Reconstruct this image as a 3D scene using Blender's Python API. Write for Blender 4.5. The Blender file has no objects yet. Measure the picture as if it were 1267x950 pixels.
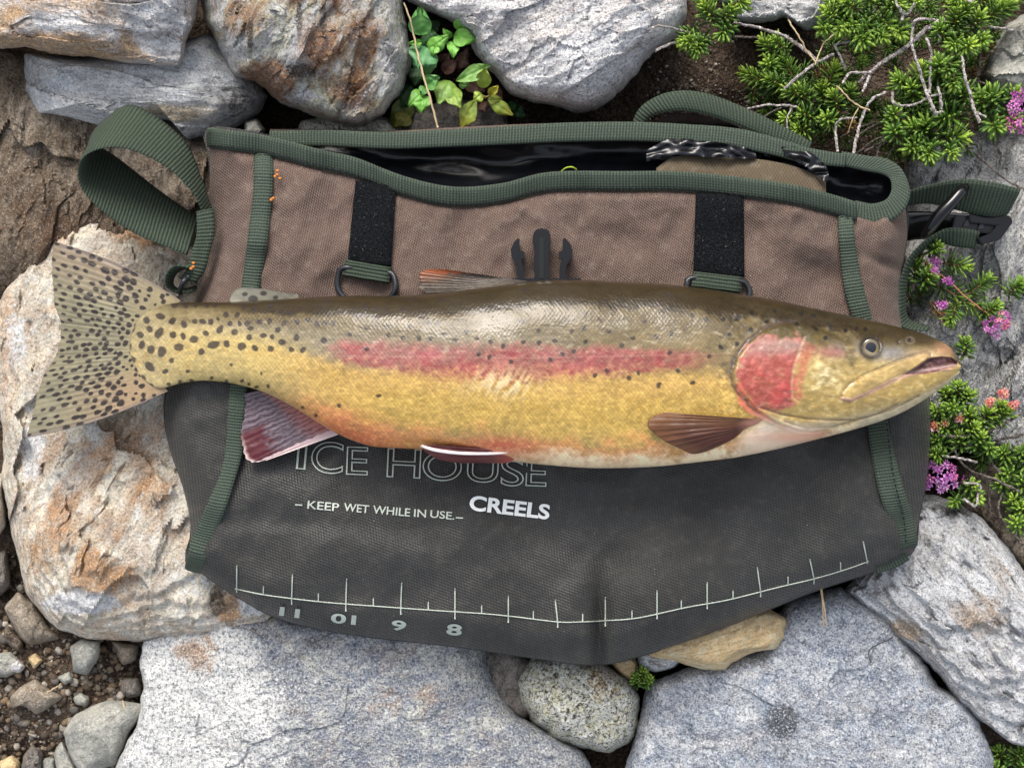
import bpy, bmesh, math, random
import numpy as np
from mathutils import Vector

# ---------------------------------------------------------------- camera, sky, sun, exposure
scene = bpy.context.scene
COL = scene.collection
HC, ZR, S = 0.70, 0.08, 0.00038          # camera height, reference height, metres per photo pixel at that height
PW, PH = 1267.0, 950.0

cam_d = bpy.data.cameras.new('camera')
cam_d.sensor_width = 36.0
cam_d.lens = 36.0 * (HC - ZR) / (PW * S)
cam_d.clip_start, cam_d.clip_end = 0.01, 500.0
cam = bpy.data.objects.new('camera', cam_d)
cam.location = (0, 0, HC)
COL.objects.link(cam)
scene.camera = cam

SUN_EL, SUN_AZ = math.radians(40), math.radians(-12)     # azimuth from +Y (top of the picture), negative = towards -X
world = bpy.data.worlds.new('World')
scene.world = world
world.use_nodes = True
wn = world.node_tree.nodes
sky = wn.new('ShaderNodeTexSky')
sky.sky_type = 'NISHITA'
sky.sun_disc = False
sky.sun_elevation = SUN_EL
sky.sun_rotation = SUN_AZ
sky.air_density, sky.dust_density, sky.ozone_density = 1.0, 4.0, 1.0
bg = wn['Background']
bg.inputs['Strength'].default_value = 0.15
hs = wn.new('ShaderNodeHueSaturation')          # thin high cloud: the blue of the sky is veiled
hs.inputs['Saturation'].default_value = 0.42
world.node_tree.links.new(sky.outputs[0], hs.inputs['Color'])
world.node_tree.links.new(hs.outputs[0], bg.inputs['Color'])

sun_d = bpy.data.lights.new('sun', 'SUN')
sun_d.energy = 1.12
sun_d.angle = math.radians(28)
sun_d.color = (1.0, 0.955, 0.89)
sun = bpy.data.objects.new('sun', sun_d)
sd = Vector((math.sin(SUN_AZ) * math.cos(SUN_EL), math.cos(SUN_AZ) * math.cos(SUN_EL), math.sin(SUN_EL)))
sun.rotation_euler = sd.to_track_quat('Z', 'Y').to_euler()
sun.location = sd * 3
COL.objects.link(sun)

scene.view_settings.view_transform = 'Standard'
scene.view_settings.look = 'None'
scene.view_settings.exposure = 1.0
scene.view_settings.gamma = 1.0

# ---------------------------------------------------------------- numeric helpers
rng = np.random.default_rng(7)
random.seed(7)

def W(px, py, z):
    """photo pixel seen at world height z -> world point"""
    px, py, z = np.broadcast_arrays(np.asarray(px, float), np.asarray(py, float), np.asarray(z, float))
    k = S * (HC - z) / (HC - ZR)
    return np.stack([(px - PW / 2) * k, (PH / 2 - py) * k, z], -1)

def sm(a, b, x):
    t = np.clip((np.asarray(x, float) - a) / (b - a), 0, 1)
    return t * t * (3 - 2 * t)

_perm = np.random.default_rng(3).permutation(512)
_grad = np.random.default_rng(4).normal(size=(512, 3))
_grad /= np.linalg.norm(_grad, axis=1)[:, None]
def pn(x, y, z=0.0):
    x, y, z = np.broadcast_arrays(np.asarray(x, float), np.asarray(y, float), np.asarray(z, float))
    xi, yi, zi = np.floor(x).astype(int), np.floor(y).astype(int), np.floor(z).astype(int)
    xf, yf, zf = x - xi, y - yi, z - zi
    f = lambda t: t * t * t * (t * (t * 6 - 15) + 10)
    u, v, w = f(xf), f(yf), f(zf)
    def g(dx, dy, dz):
        h = _perm[(_perm[(_perm[(xi + dx) & 511] + yi + dy) & 511] + zi + dz) & 511]
        G = _grad[h]
        return G[..., 0] * (xf - dx) + G[..., 1] * (yf - dy) + G[..., 2] * (zf - dz)
    L = lambda a, b, t: a + (b - a) * t
    return L(L(L(g(0,0,0), g(1,0,0), u), L(g(0,1,0), g(1,1,0), u), v),
             L(L(g(0,0,1), g(1,0,1), u), L(g(0,1,1), g(1,1,1), u), v), w) * 1.6

def fbm(x, y, z=0.0, o=4, gain=0.5):
    r, a = 0.0, 1.0
    for i in range(o):
        r = r + a * pn(np.asarray(x) * 2**i + 17.3*i, np.asarray(y) * 2**i - 9.1*i, np.asarray(z) * 2**i + 3.7*i)
        a *= gain
    return r

def ridged(x, y, z=0.0, o=4, gain=0.5):
    r, a = 0.0, 1.0
    for i in range(o):
        r = r + a * (1 - 2*np.abs(pn(np.asarray(x) * 2**i + 7.3*i, np.asarray(y) * 2**i - 5.1*i, np.asarray(z) * 2**i + 13.7*i)))
        a *= gain
    return r

def shards(x, y, cell, seed):
    """broken-face relief: every Voronoi cell is its own small tilted plane"""
    x, y = np.asarray(x)/cell, np.asarray(y)/cell
    x = x + 0.35*pn(x*1.7 + seed, y*1.7, seed); y = y + 0.35*pn(x*1.7 - seed, y*1.7, seed + 4.4)
    xi, yi = np.floor(x).astype(int), np.floor(y).astype(int)
    best = np.full(x.shape, 1e9); val = np.zeros(x.shape)
    tab = np.random.default_rng(int(seed*10) + 77).random((512, 5))
    for dx in (-1, 0, 1):
        for dy in (-1, 0, 1):
            h = _perm[(_perm[(xi+dx) & 511] + yi + dy) & 511]
            R = tab[h]
            ex, ey = x - (xi+dx+R[..., 0]), y - (yi+dy+R[..., 1])
            d = ex*ex + ey*ey
            m = d < best
            best = np.where(m, d, best)
            val = np.where(m, R[..., 2] - .5 + 1.3*(R[..., 3]-.5)*ex + 1.3*(R[..., 4]-.5)*ey, val)
    return val

def spline(pts, n, closed=False):
    """Catmull-Rom through pts, resampled to n points evenly along its length"""
    p = np.asarray(pts, float)
    m = len(p)
    if m == 2 and not closed:
        t = np.linspace(0, 1, n)[:, None]
        return p[0] * (1 - t) + p[1] * t
    if closed:
        q = np.vstack([p[-1], p, p[0], p[1]]); segs = m
    else:
        q = np.vstack([2*p[0] - p[1], p, 2*p[-1] - p[-2]]); segs = m - 1
    out = []
    t = np.linspace(0, 1, 24, endpoint=False)[:, None]
    for i in range(segs):
        a, b, c, d = q[i], q[i+1], q[i+2], q[i+3]
        out.append(0.5 * ((2*b) + (-a + c)*t + (2*a - 5*b + 4*c - d)*t**2 + (-a + 3*b - 3*c + d)*t**3))
    out = np.vstack(out + ([q[1][None]] if closed else [p[-1][None]]))
    d = np.concatenate([[0], np.cumsum(np.linalg.norm(np.diff(out, axis=0), axis=1))])
    s = np.linspace(0, d[-1], n + 1)[:-1] if closed else np.linspace(0, d[-1], n)
    return np.stack([np.interp(s, d, out[:, k]) for k in range(out.shape[1])], -1)

def segdist(px, py, poly, closed=True):
    """unsigned distance of points to a polyline"""
    poly = np.asarray(poly, float)
    best = np.full(np.shape(px), 1e9)
    n = len(poly)
    for i in range(n if closed else n - 1):
        ax, ay = poly[i][:2]; bx, by = poly[(i+1) % n][:2]
        dx, dy = bx - ax, by - ay
        t = np.clip(((px-ax)*dx + (py-ay)*dy) / (dx*dx + dy*dy + 1e-9), 0, 1)
        best = np.minimum(best, np.hypot(px - ax - t*dx, py - ay - t*dy))
    return best

def inside(px, py, poly):
    r = np.zeros(np.shape(px), bool)
    n = len(poly)
    for i in range(n):
        ax, ay = poly[i][:2]; bx, by = poly[(i+1) % n][:2]
        if ay == by: continue
        c = ((ay > py) != (by > py)) & (px < (bx-ax)*(py-ay)/(by-ay) + ax)
        r ^= c
    return r

def sdf(px, py, poly):
    d = segdist(px, py, poly)
    return np.where(inside(px, py, poly), d, -d)       # positive inside

def lin(c):
    c = np.asarray(c, float) / 255.0
    return np.where(c <= 0.04045, c/12.92, ((c+0.055)/1.055)**2.4)
def L4(c):
    return (*lin(c), 1.0)

# ---------------------------------------------------------------- object helpers
def setp(o, label=None, cat=None, group=None, kind=None):
    if label: o['label'] = label
    if cat: o['category'] = cat
    if group: o['group'] = group
    if kind: o['kind'] = kind
    return o

def empty(name, loc=(0, 0, 0)):
    o = bpy.data.objects.new(name, None)
    o.empty_display_size = 0.02
    o.location = loc
    COL.objects.link(o)
    return o

def raw_mesh(name, V, F, mat, parent=None, smooth=True, col=None, uv=None, origin=None):
    """V in world coords; faces: array (n,4), (n,3) or list of lists. The object is placed at `origin` or its parent."""
    V = np.asarray(V, float)
    par_loc = np.zeros(3)
    p = parent
    while p is not None:
        par_loc = par_loc + np.array(p.location); p = p.parent
    if origin is None:
        origin = par_loc if parent is not None else np.array([V[:, 0].mean(), V[:, 1].mean(), V[:, 2].min()])
    origin = np.asarray(origin, float)
    me = bpy.data.meshes.new(name)
    Vl = (V - origin).astype(np.float32)
    if isinstance(F, np.ndarray):
        nf, k = F.shape
        me.vertices.add(len(V)); me.vertices.foreach_set('co', Vl.ravel())
        me.loops.add(nf * k); me.loops.foreach_set('vertex_index', F.astype(np.int32).ravel())
        me.polygons.add(nf)
        me.polygons.foreach_set('loop_start', np.arange(0, nf*k, k, dtype=np.int32))
        me.update(calc_edges=True)
    else:
        me.from_pydata(Vl.tolist(), [], F)
        me.update()
    me.validate()
    if smooth:
        me.polygons.foreach_set('use_smooth', np.ones(len(me.polygons), bool))
    if col is not None:
        a = me.color_attributes.new('Col', 'FLOAT_COLOR', 'POINT')
        c = np.ones((len(V), 4), np.float32); c[:, :3] = col
        a.data.foreach_set('color', c.ravel())
    if uv is not None:
        ul = me.uv_layers.new(name='UVMap')
        li = np.zeros(len(me.loops), np.int32); me.loops.foreach_get('vertex_index', li)
        ul.data.foreach_set('uv', np.asarray(uv, np.float32)[li].ravel())
    if mat is not None: me.materials.append(mat)
    o = bpy.data.objects.new(name, me)
    o.location = origin - par_loc
    if parent is not None: o.parent = parent
    COL.objects.link(o)
    return o

def grid_faces(nv, nu, closed_u=False, closed_v=False, base=0):
    i = np.arange(nv if closed_v else nv - 1)[:, None]; j = np.arange(nu if closed_u else nu - 1)[None]
    i2, j2 = (i + 1) % nv, (j + 1) % nu
    f = np.stack([i*nu + j + 0*i, i2*nu + j, i2*nu + j2, i*nu + j2], -1)
    return f.reshape(-1, 4) + base

def ribbon(name, A, B, mat, parent, n=None, th=4.0, m=5, bow=0.0, uvs=1.0):
    """closed band between two edge curves A and B, each (px,py,z[m]); th thickness in px"""
    A, B = np.asarray(A, float), np.asarray(B, float)
    if n is None:
        n = int(max(8, np.linalg.norm(np.diff(A[:, :2], axis=0), axis=1).sum() / 5))
    a, b = spline(A, n), spline(B, n)
    wa, wb = W(a[:, 0], a[:, 1], a[:, 2]), W(b[:, 0], b[:, 1], b[:, 2])
    t = np.linspace(0, 1, m)[None, :, None]
    P = wa[:, None] * (1 - t) + wb[:, None] * t
    du = np.gradient(P, axis=0); dv = np.gradient(P, axis=1)
    N = np.cross(du, dv); N /= np.linalg.norm(N, axis=-1, keepdims=True) + 1e-12
    if N[..., 2].mean() < 0: N = -N
    s = th * S / 2
    prof = np.sqrt(np.clip(1 - (2*t - 1)**10, 0.06, 1))
    P = P + N * bow * S * (1 - (2*t-1)**2)
    top, bot = P + N * s * prof, P - N * s * prof
    loop = np.concatenate([top, bot[:, ::-1]], 1)           # n x 2m
    nu = loop.shape[1]
    V = loop.reshape(-1, 3)
    F = grid_faces(n, nu, closed_u=True).tolist()
    F.append(list(range(nu))); F.append(list(range((n-1)*nu, n*nu))[::-1])
    mid = (wa + wb) / 2
    L = np.concatenate([[0], np.cumsum(np.linalg.norm(np.diff(mid, axis=0), axis=1))]) / S
    wid = np.linalg.norm(wb - wa, axis=1).mean() / S
    tt = np.concatenate([t.ravel(), t.ravel()[::-1]])
    uv = np.stack(np.broadcast_arrays(L[:, None], tt[None] * wid), -1).reshape(-1, 2) * uvs
    o = raw_mesh(name, V, F, mat, parent, uv=uv)
    # consistent outward normals
    bm = bmesh.new(); bm.from_mesh(o.data); bmesh.ops.recalc_face_normals(bm, faces=bm.faces); bm.to_mesh(o.data); bm.free()
    return o

def flat_strip(name, C, width, mat, parent, th=4.0, n=None, bow=0.0, m=5, ends=None):
    """band along a centre curve (px,py,z), width in px (scalar or per control point)"""
    C = np.asarray(C, float)
    k = int(max(10, np.linalg.norm(np.diff(C[:, :2], axis=0), axis=1).sum() / 5)) if n is None else n
    wd = np.atleast_1d(np.asarray(width, float)); wd = np.interp(np.linspace(0, 1, len(C)), np.linspace(0, 1, len(wd)), wd)
    c = spline(np.column_stack([C, wd]), k)
    d = np.gradient(c[:, :2], axis=0); d /= np.linalg.norm(d, axis=1, keepdims=True)
    nrm = np.stack([-d[:, 1], d[:, 0]], -1)
    A = np.column_stack([c[:, :2] - nrm * c[:, 3:4] / 2, c[:, 2]]); B = np.column_stack([c[:, :2] + nrm * c[:, 3:4] / 2, c[:, 2]])
    return ribbon(name, A, B, mat, parent, n=k, th=th, m=m, bow=bow)

def tube_geo(C, R, n=None, k=8, rough=0.0, seed=0, closed=False):
    """C: (px,py,z), R radii px"""
    C = np.asarray(C, float)
    if n is None:
        n = int(max(6, np.linalg.norm(np.diff(C[:, :2], axis=0), axis=1).sum() / 4))
    R = np.broadcast_to(np.asarray(R, float), (len(C),))
    c = spline(np.column_stack([C, R]), n, closed)
    P = W(c[:, 0], c[:, 1], c[:, 2]); r = c[:, 3] * S
    T = np.gradient(P, axis=0)
    if closed: T = np.roll(P, -1, 0) - np.roll(P, 1, 0)
    T /= np.linalg.norm(T, axis=1, keepdims=True) + 1e-12
    ref = np.array([0.13, 0.21, 0.97])
    U = np.cross(T, ref); U /= np.linalg.norm(U, axis=1, keepdims=True) + 1e-9
    Vv = np.cross(T, U)
    a = np.linspace(0, 2*np.pi, k, endpoint=False)
    rr = r[:, None] * np.ones(k)
    if rough:
        rr = rr * (1 + rough * pn(P[:, None, 0]*900 + np.cos(a)*1.3 + seed, P[:, None, 1]*900 + np.sin(a)*1.3, P[:, None, 2]*900))
    V = P[:, None] + rr[..., None] * (np.cos(a)[None, :, None] * U[:, None] + np.sin(a)[None, :, None] * Vv[:, None])
    F = grid_faces(n, k, closed_u=True, closed_v=closed).tolist()
    if not closed:
        F.append(list(range(k))[::-1]); F.append(list(range((n-1)*k, n*k)))
    return V.reshape(-1, 3), F

def tube(name, C, R, mat, parent=None, **kw):
    V, F = tube_geo(C, R, **kw)
    return raw_mesh(name, V, F, mat, parent)

def join_geo(parts):
    V, F, o = [], [], 0
    for v, f in parts:
        V.append(v); F += [[i + o for i in q] for q in f]; o += len(v)
    return np.vstack(V), F

# ---------------------------------------------------------------- material helpers
class NT:
    def __init__(self, name):
        self.m = bpy.data.materials.new(name); self.m.use_nodes = True
        self.t = self.m.node_tree; self.n = self.t.nodes; self.l = self.t.links
        self.b = self.n['Principled BSDF']
    def put(self, sock, v):
        if hasattr(v, 'is_output'): self.l.new(v, sock)
        elif v is not None:
            sock.default_value = v
    def node(self, typ, ins=None, **kw):
        nd = self.n.new(typ)
        for k, v in kw.items(): setattr(nd, k, v)
        for k, v in (ins or {}).items(): self.put(nd.inputs[k], v)
        return nd
    def obj(self): return self.node('ShaderNodeTexCoord').outputs['Object']
    def uv(self): return self.node('ShaderNodeTexCoord').outputs['UV']
    def map(self, v, scale=(1,1,1), rot=(0,0,0), loc=(0,0,0)):
        return self.node('ShaderNodeMapping', {'Vector': v, 'Scale': scale, 'Rotation': rot, 'Location': loc}).outputs[0]
    def noise(self, v, scale, detail=4, rough=0.55, dist=0.0):
        return self.node('ShaderNodeTexNoise', {'Vector': v, 'Scale': scale, 'Detail': detail, 'Roughness': rough, 'Distortion': dist}).outputs['Fac']
    def voro(self, v, scale, feature='F1', out='Distance'):
        return self.node('ShaderNodeTexVoronoi', {'Vector': v, 'Scale': scale}, feature=feature).outputs[out]
    def ramp(self, f, a, b, lo=0.0, hi=1.0):
        return self.node('ShaderNodeMapRange', {'Value': f, 'From Min': a, 'From Max': b, 'To Min': lo, 'To Max': hi}).outputs[0]
    def math(self, op, a, b=None):
        nd = self.node('ShaderNodeMath', operation=op)
        self.put(nd.inputs[0], a)
        if b is not None: self.put(nd.inputs[1], b)
        return nd.outputs[0]
    def mix(self, f, a, b, mode='MIX'):
        nd = self.node('ShaderNodeMix', data_type='RGBA', blend_type=mode)
        self.put(nd.inputs[0], f); self.put(nd.inputs[6], a); self.put(nd.inputs[7], b)
        return nd.outputs[2]
    def attr(self, name='Col'):
        return self.node('ShaderNodeAttribute', attribute_name=name).outputs['Color']
    def sep(self, c):
        return self.node('ShaderNodeSeparateColor', {'Color': c}).outputs
    def bump(self, h, strength=0.5, dist=0.001, normal=None):
        nd = self.node('ShaderNodeBump', {'Height': h, 'Strength': strength, 'Distance': dist})
        if normal is not None: self.l.new(normal, nd.inputs['Normal'])
        return nd.outputs[0]
    def fin(self, col=None, rough=None, normal=None, **kw):
        self.put(self.b.inputs['Base Color'], col); self.put(self.b.inputs['Roughness'], rough)
        if normal is not None: self.l.new(normal, self.b.inputs['Normal'])
        for k, v in kw.items(): self.put(self.b.inputs[k.replace('_', ' ')], v)
        return self.m

def plain(name, rgb, rough=0.6, var=0.25, scale=300, bump=0.2, **kw):
    t = NT(name); v = t.obj()
    f = t.noise(v, scale, 4)
    c = t.mix(f, tuple(np.array(lin(rgb)) * (1-var)) + (1,), tuple(np.minimum(1, np.array(lin(rgb)) * (1+var))) + (1,))
    return t.fin(c, rough, t.bump(f, bump, 0.0008), **kw)
# ---------------------------------------------------------------- ground
def make_ground():
    t = NT('soil'); v = t.obj()
    n1 = t.noise(v, 35, 6); n2 = t.noise(v, 420, 6, 0.65); n3 = t.voro(v, 620)
    c = t.mix(t.ramp(n1, 0.35, 0.65), L4((52, 42, 35)), L4((78, 64, 53)))
    c = t.mix(t.ramp(n2, 0.45, 0.7), c, L4((110, 97, 84)))
    c = t.mix(t.ramp(n3, 0.25, 0.02, 0, 0.5), c, L4((160, 146, 124)))
    c = t.mix(t.ramp(t.noise(v, 800, 3), 0.36, 0.44, 0.8, 0), c, L4((34, 25, 19)))
    h = t.math('ADD', n2, t.math('MULTIPLY', n3, -0.5))
    soil = t.fin(c, 0.95, t.bump(h, 0.9, 0.003), Specular_IOR_Level=0.2)
    e = 0.36 * 1.16 ** np.arange(1, 38)
    xs = np.concatenate([-e[::-1], np.linspace(-0.36, 0.36, 260), e])
    ys = np.concatenate([-e[::-1], np.linspace(-0.30, 0.30, 220) , e])
    X, Y = np.meshgrid(xs, ys)
    near = np.exp(-(np.maximum(np.hypot(X, Y) - 0.4, 0) / 0.4)**2)
    Z = near * (0.006*fbm(X*14, Y*14, 0, 3) + 0.0035*fbm(X*80, Y*80, 2, 4)) + (1-near)*0.03*fbm(X*0.9, Y*0.9, 5, 3)
    # the soil lies higher beside the plants and behind the creel
    g = W(880, 90, 0.02); Z += 0.022*np.exp(-(((X-g[0])/0.07)**2 + ((Y-g[1])/0.04)**2))
    g = W(90, 870, 0.02); Z += 0.022*np.exp(-(((X-g[0])/0.045)**2 + ((Y-g[1])/0.05)**2))
    g = W(1120, 100, 0.0); Z += -0.022*np.exp(-(((X-g[0])/0.08)**2 + ((Y-g[1])/0.06)**2))
    # unseen slope added beyond the top so the trout's back reflects dark ground
    Z = Z + np.where(Y > 2.0, 0.47*(Y - 2.0), 0)*(1 + .12*pn(X/9, Y/9, 3)) + 0.25*np.maximum(np.abs(X) - 6, 0)*sm(-5, 10, Y)
    V = np.stack([X, Y, Z], -1).reshape(-1, 3)
    o = raw_mesh('ground', V, grid_faces(len(ys), len(xs))[:, ::-1].copy(), soil, origin=(0, 0, 0))
    o['kind'] = 'structure'
    return soil, (xs, ys, Z)
SOIL, GROUND = make_ground()

def ground_z(px, py):
    w = W(px, py, 0.01)
    xs, ys, Z = GROUND
    j = np.clip(np.searchsorted(xs, w[..., 0]), 1, len(xs)-1); i = np.clip(np.searchsorted(ys, w[..., 1]), 1, len(ys)-1)
    return Z[i, j]

# ---------------------------------------------------------------- rocks
def rock_mat(name, A, B, dark, light, rust=(150, 105, 60), ang=0.0, stretch=3.0, speck=0.5, lightamt=0.5,
             streak=0.5, pale=(225, 215, 205), stain=(70, 60, 48), coarse=1.0, bump=0.8, grain=1.0, gain=1.12, tint=0.55, big=0.55):
    A, B, light, pale = [tuple(255*np.minimum(.93, np.array(c_)/255*gain*np.array([1.025, 1.0, .955]))) for c_ in (A, B, light, pale)]
    t = NT(name); v = t.obj()
    r = t.map(v, rot=(0, 0, -math.radians(ang)))
    vs = t.map(r, scale=(1.0/stretch, 1.0, 1.0))
    warp = t.noise(v, 45*coarse, 3)
    n1 = t.noise(vs, 75*coarse, 8, 0.62, 0.6)
    n2 = t.noise(vs, 300*coarse, 8, 0.68, 0.4)
    n3 = t.noise(v, 560*grain, 5, 0.72)
    n4 = t.noise(v, 1050*grain, 4, 0.65)
    n6 = t.noise(v, 24*coarse, 6, 0.6, 0.5)
    n5 = t.noise(v, 170*coarse, 7, 0.65, 0.8)
    c = t.mix(t.ramp(n1, 0.40, 0.58), L4(A), L4(B))
    c = t.mix(t.ramp(n6, 0.50, 0.62, 0, big), c, tuple(np.array(lin(B))*0.62)+(1,))
    c = t.mix(t.ramp(n6, 0.46, 0.36, 0, 0.6), c, L4(light))
    c = t.mix(t.math('MULTIPLY', t.ramp(t.noise(vs, 38*coarse, 6, .65, .9), 0.52, 0.64), tint), c, t.mix(0.5, c, L4(rust)))
    c = t.mix(t.ramp(n2, 0.50, 0.62, 0, streak), c, L4(dark))
    c = t.mix(t.ramp(n5, 0.50, 0.62, 0, lightamt), c, L4(light))
    m = t.sep(t.attr())
    def mask(ch, n, lo=0.42, hi=0.60, k=0.9):
        s = t.math('ADD', m[ch], t.math('MULTIPLY', t.math('SUBTRACT', n, 0.5), k))
        return t.ramp(s, lo, hi)
    c = t.mix(mask(1, n5), c, t.mix(t.ramp(n3, 0.42, 0.6), L4(pale), tuple(np.array(lin(pale))*0.72)+(1,)))
    c = t.mix(t.math('MULTIPLY', mask(0, n1, 0.34, 0.60, 1.3), 0.85), c, t.mix(t.ramp(n5, 0.4, 0.62), L4(rust), tuple(np.array(lin(rust))*0.45)+(1,)))
    c = t.mix(t.math('MULTIPLY', mask(2, n5), 0.85), c, L4(stain))
    c = t.mix(t.ramp(n3, 0.53, 0.60, 0, speck), c, tuple(np.array(lin(dark))*0.55)+(1,))
    c = t.mix(t.ramp(n4, 0.54, 0.62, 0, speck*0.9), c, tuple(np.minimum(1, np.array(lin(light))*1.15))+(1,))
    c = t.mix(t.ramp(n4, 0.46, 0.38, 0, speck), c, tuple(np.array(lin(dark))*0.4)+(1,))
    h = t.math('ADD', t.math('MULTIPLY', n2, 1.0), t.math('MULTIPLY', n1, 1.2))
    h = t.math('ADD', h, t.math('MULTIPLY', n3, 0.55))
    wv = t.node('ShaderNodeMix', {0: 0.006}, data_type='VECTOR')
    t.l.new(vs, wv.inputs[4]); t.l.new(t.node('ShaderNodeTexNoise', {'Vector': v, 'Scale': 180.0, 'Detail': 4.0}).outputs['Color'], wv.inputs[5])
    fc = t.sep(t.voro(wv.outputs[1], 240*coarse, out='Color'))[0]
    h = t.math('ADD', h, t.math('MULTIPLY', fc, 0.28))
    c = t.mix(t.ramp(fc, 0.0, 1.0, 0.0, 0.22), c, tuple(np.array(lin(dark))*0.8)+(1,))
    return t.fin(c, 0.86, t.bump(h, bump, 0.0032), Specular_IOR_Level=0.3)

def rock(label, outline, ztop, zbot, mat, center=None, tilt=(0, 0), e=5.0, q=2.2, amp=1.0, facets=5, fslope=0.55,
         seed=0, strata=(0, 1.0), masks=(), name='rock', step=2.5, cat='rock', group=None, steps=0.0, rim=0.45, wob=2.2):
    r = np.random.default_rng(seed + 100)
    o = np.asarray(outline, float)
    per = np.linalg.norm(np.diff(np.vstack([o, o[:1]]), axis=0), axis=1).sum()
    n = int(max(36, per / step))
    # keep corners: blend of straight and spline sampling
    d = np.concatenate([[0], np.cumsum(np.linalg.norm(np.diff(np.vstack([o, o[:1]]), axis=0), axis=1))])
    oc = np.vstack([o, o[:1]])
    s = np.linspace(0, d[-1], n, endpoint=False)
    lin_o = np.stack([np.interp(s, d, oc[:, k]) for k in (0, 1)], -1)
    for _ in range(2):
        lin_o = 0.25*np.roll(lin_o, 1, 0) + 0.5*lin_o + 0.25*np.roll(lin_o, -1, 0)
    c = np.asarray(center if center is not None else o.mean(0), float)
    rad = np.hypot(*(lin_o - c).T)
    nv = (lin_o - c) / rad[:, None]
    a = fbm(lin_o[:, 0]/22 + seed*3.1, lin_o[:, 1]/22, seed, 4, 0.55)
    ring = lin_o + nv * (a * wob)[:, None]
    R = rad.mean(); nr = int(max(8, R / step))
    ss = np.linspace(0, 1, nr + 1)[1:]
    ss = 1 - (1 - ss)**1.25
    px = c[0] + ss[:, None] * (ring[:, 0] - c[0]); py = c[1] + ss[:, None] * (ring[:, 1] - c[1])
    px = np.vstack([np.full((1, n), c[0]), px]); py = np.vstack([np.full((1, n), c[1]), py])
    sv = np.concatenate([[0], ss])[:, None]
    H = ztop - zbot
    zr = zbot + rim * H
    dome = np.clip(1 - sv**e, 0, 1)**(1/q)
    z = zr + (ztop - zr) * dome
    mx, my = (px - c[0]) * S, (c[1] - py) * S
    z = z + (tilt[0]*mx + tilt[1]*my) * (1 - 0.35*sv**4)
    # facets: flat cuts across the crown
    for k in range(facets):
        th = r.uniform(0, 2*np.pi); sl = fslope * r.uniform(0.35, 1.2)
        off = r.uniform(0.15, 0.75) * R * S
        pl = ztop - sl * (mx*np.cos(th) + my*np.sin(th) - off) + 0.0018*fbm(px/40+k, py/40, seed, 3)
        kk = 0.0022
        hh = np.clip(0.5 + 0.5*(pl - z)/kk, 0, 1)
        z = pl*(1-hh) + z*hh - kk*hh*(1-hh)
    ca, sa = math.cos(math.radians(strata[0])), math.sin(math.radians(strata[0]))
    u = (px*ca - py*sa) / strata[1]; w = (px*sa + py*ca)
    fade = 1 - 0.25*sv**6
    z = z + amp*fade*(0.0042*fbm(px/95 + seed, py/95, seed*1.7, 3) + 0.0012*fbm(u/30, w/30, seed, 3, 0.55) + 0.0006*ridged(u/26+5, w/17, seed, 2, 0.6) + 0.0062*shards(u*1.3, w, 90, seed) + 0.0022*shards(u, w, 33, seed+.5) + 0.0009*shards(u, w, 13, seed+.8) - 0.0004)
    if steps:
        q_ = steps; zz = z/q_ + 0.35*pn(px/60, py/60, seed+9)
        fr = zz - np.floor(zz)
        z = z + q_*(sm(0.3, 0.7, fr) - fr)*0.8
    # sides and underside
    sides = []
    for f, zf in ((0.995, 0.86), (0.975, 0.62), (0.95, 0.35), (0.93, 0.0)):
        spx = c[0] + (px[-1]-c[0])*f; spy = c[1] + (py[-1]-c[1])*f
        sides.append((spx + 2*pn(spx/14, spy/14, zf*9), spy + 2*pn(spx/14+9, spy/14, zf*9), zbot + (z[-1]-zbot)*zf + 0*spx))
    PX = np.vstack([px] + [a_[0][None] for a_ in sides]); PY = np.vstack([py] + [a_[1][None] for a_ in sides])
    Z = np.vstack([z] + [a_[2][None] for a_ in sides])
    Z = np.maximum(Z, zbot)
    rows = PX.shape[0]
    Vt = W(PX, PY, Z).reshape(-1, 3)
    F = grid_faces(rows, n, closed_u=True)
    vc = W(c[0], c[1], zbot)[None]
    V = np.vstack([Vt, vc])
    last = (rows-1)*n
    tri = np.array([[last + j, len(V)-1, last + (j+1) % n, last + (j+1) % n] for j in range(n)])
    F = F.tolist() + [[int(q[0]), int(q[1]), int(q[2])] for q in tri]
    m = np.zeros((len(V), 3))
    fx, fy = PX.ravel(), PY.ravel()
    for ch, bx, by, rx, ry, st in masks:
        g = st*np.exp(-(((fx-bx)/rx)**2 + ((fy-by)/ry)**2))
        m[:len(fx), ch] = np.maximum(m[:len(fx), ch], g)
    V[:, 2] += 0
    ob = raw_mesh(name, V, F, mat, col=m, origin=W(c[0], c[1], zbot))
    bm = bmesh.new(); bm.from_mesh(ob.data); bmesh.ops.remove_doubles(bm, verts=bm.verts, dist=1e-7)
    bmesh.ops.recalc_face_normals(bm, faces=bm.faces); bm.to_mesh(ob.data); bm.free()
    ob.data.set_sharp_from_angle(angle=math.radians(27))
    setp(ob, label, cat, group)
    return ob

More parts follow.
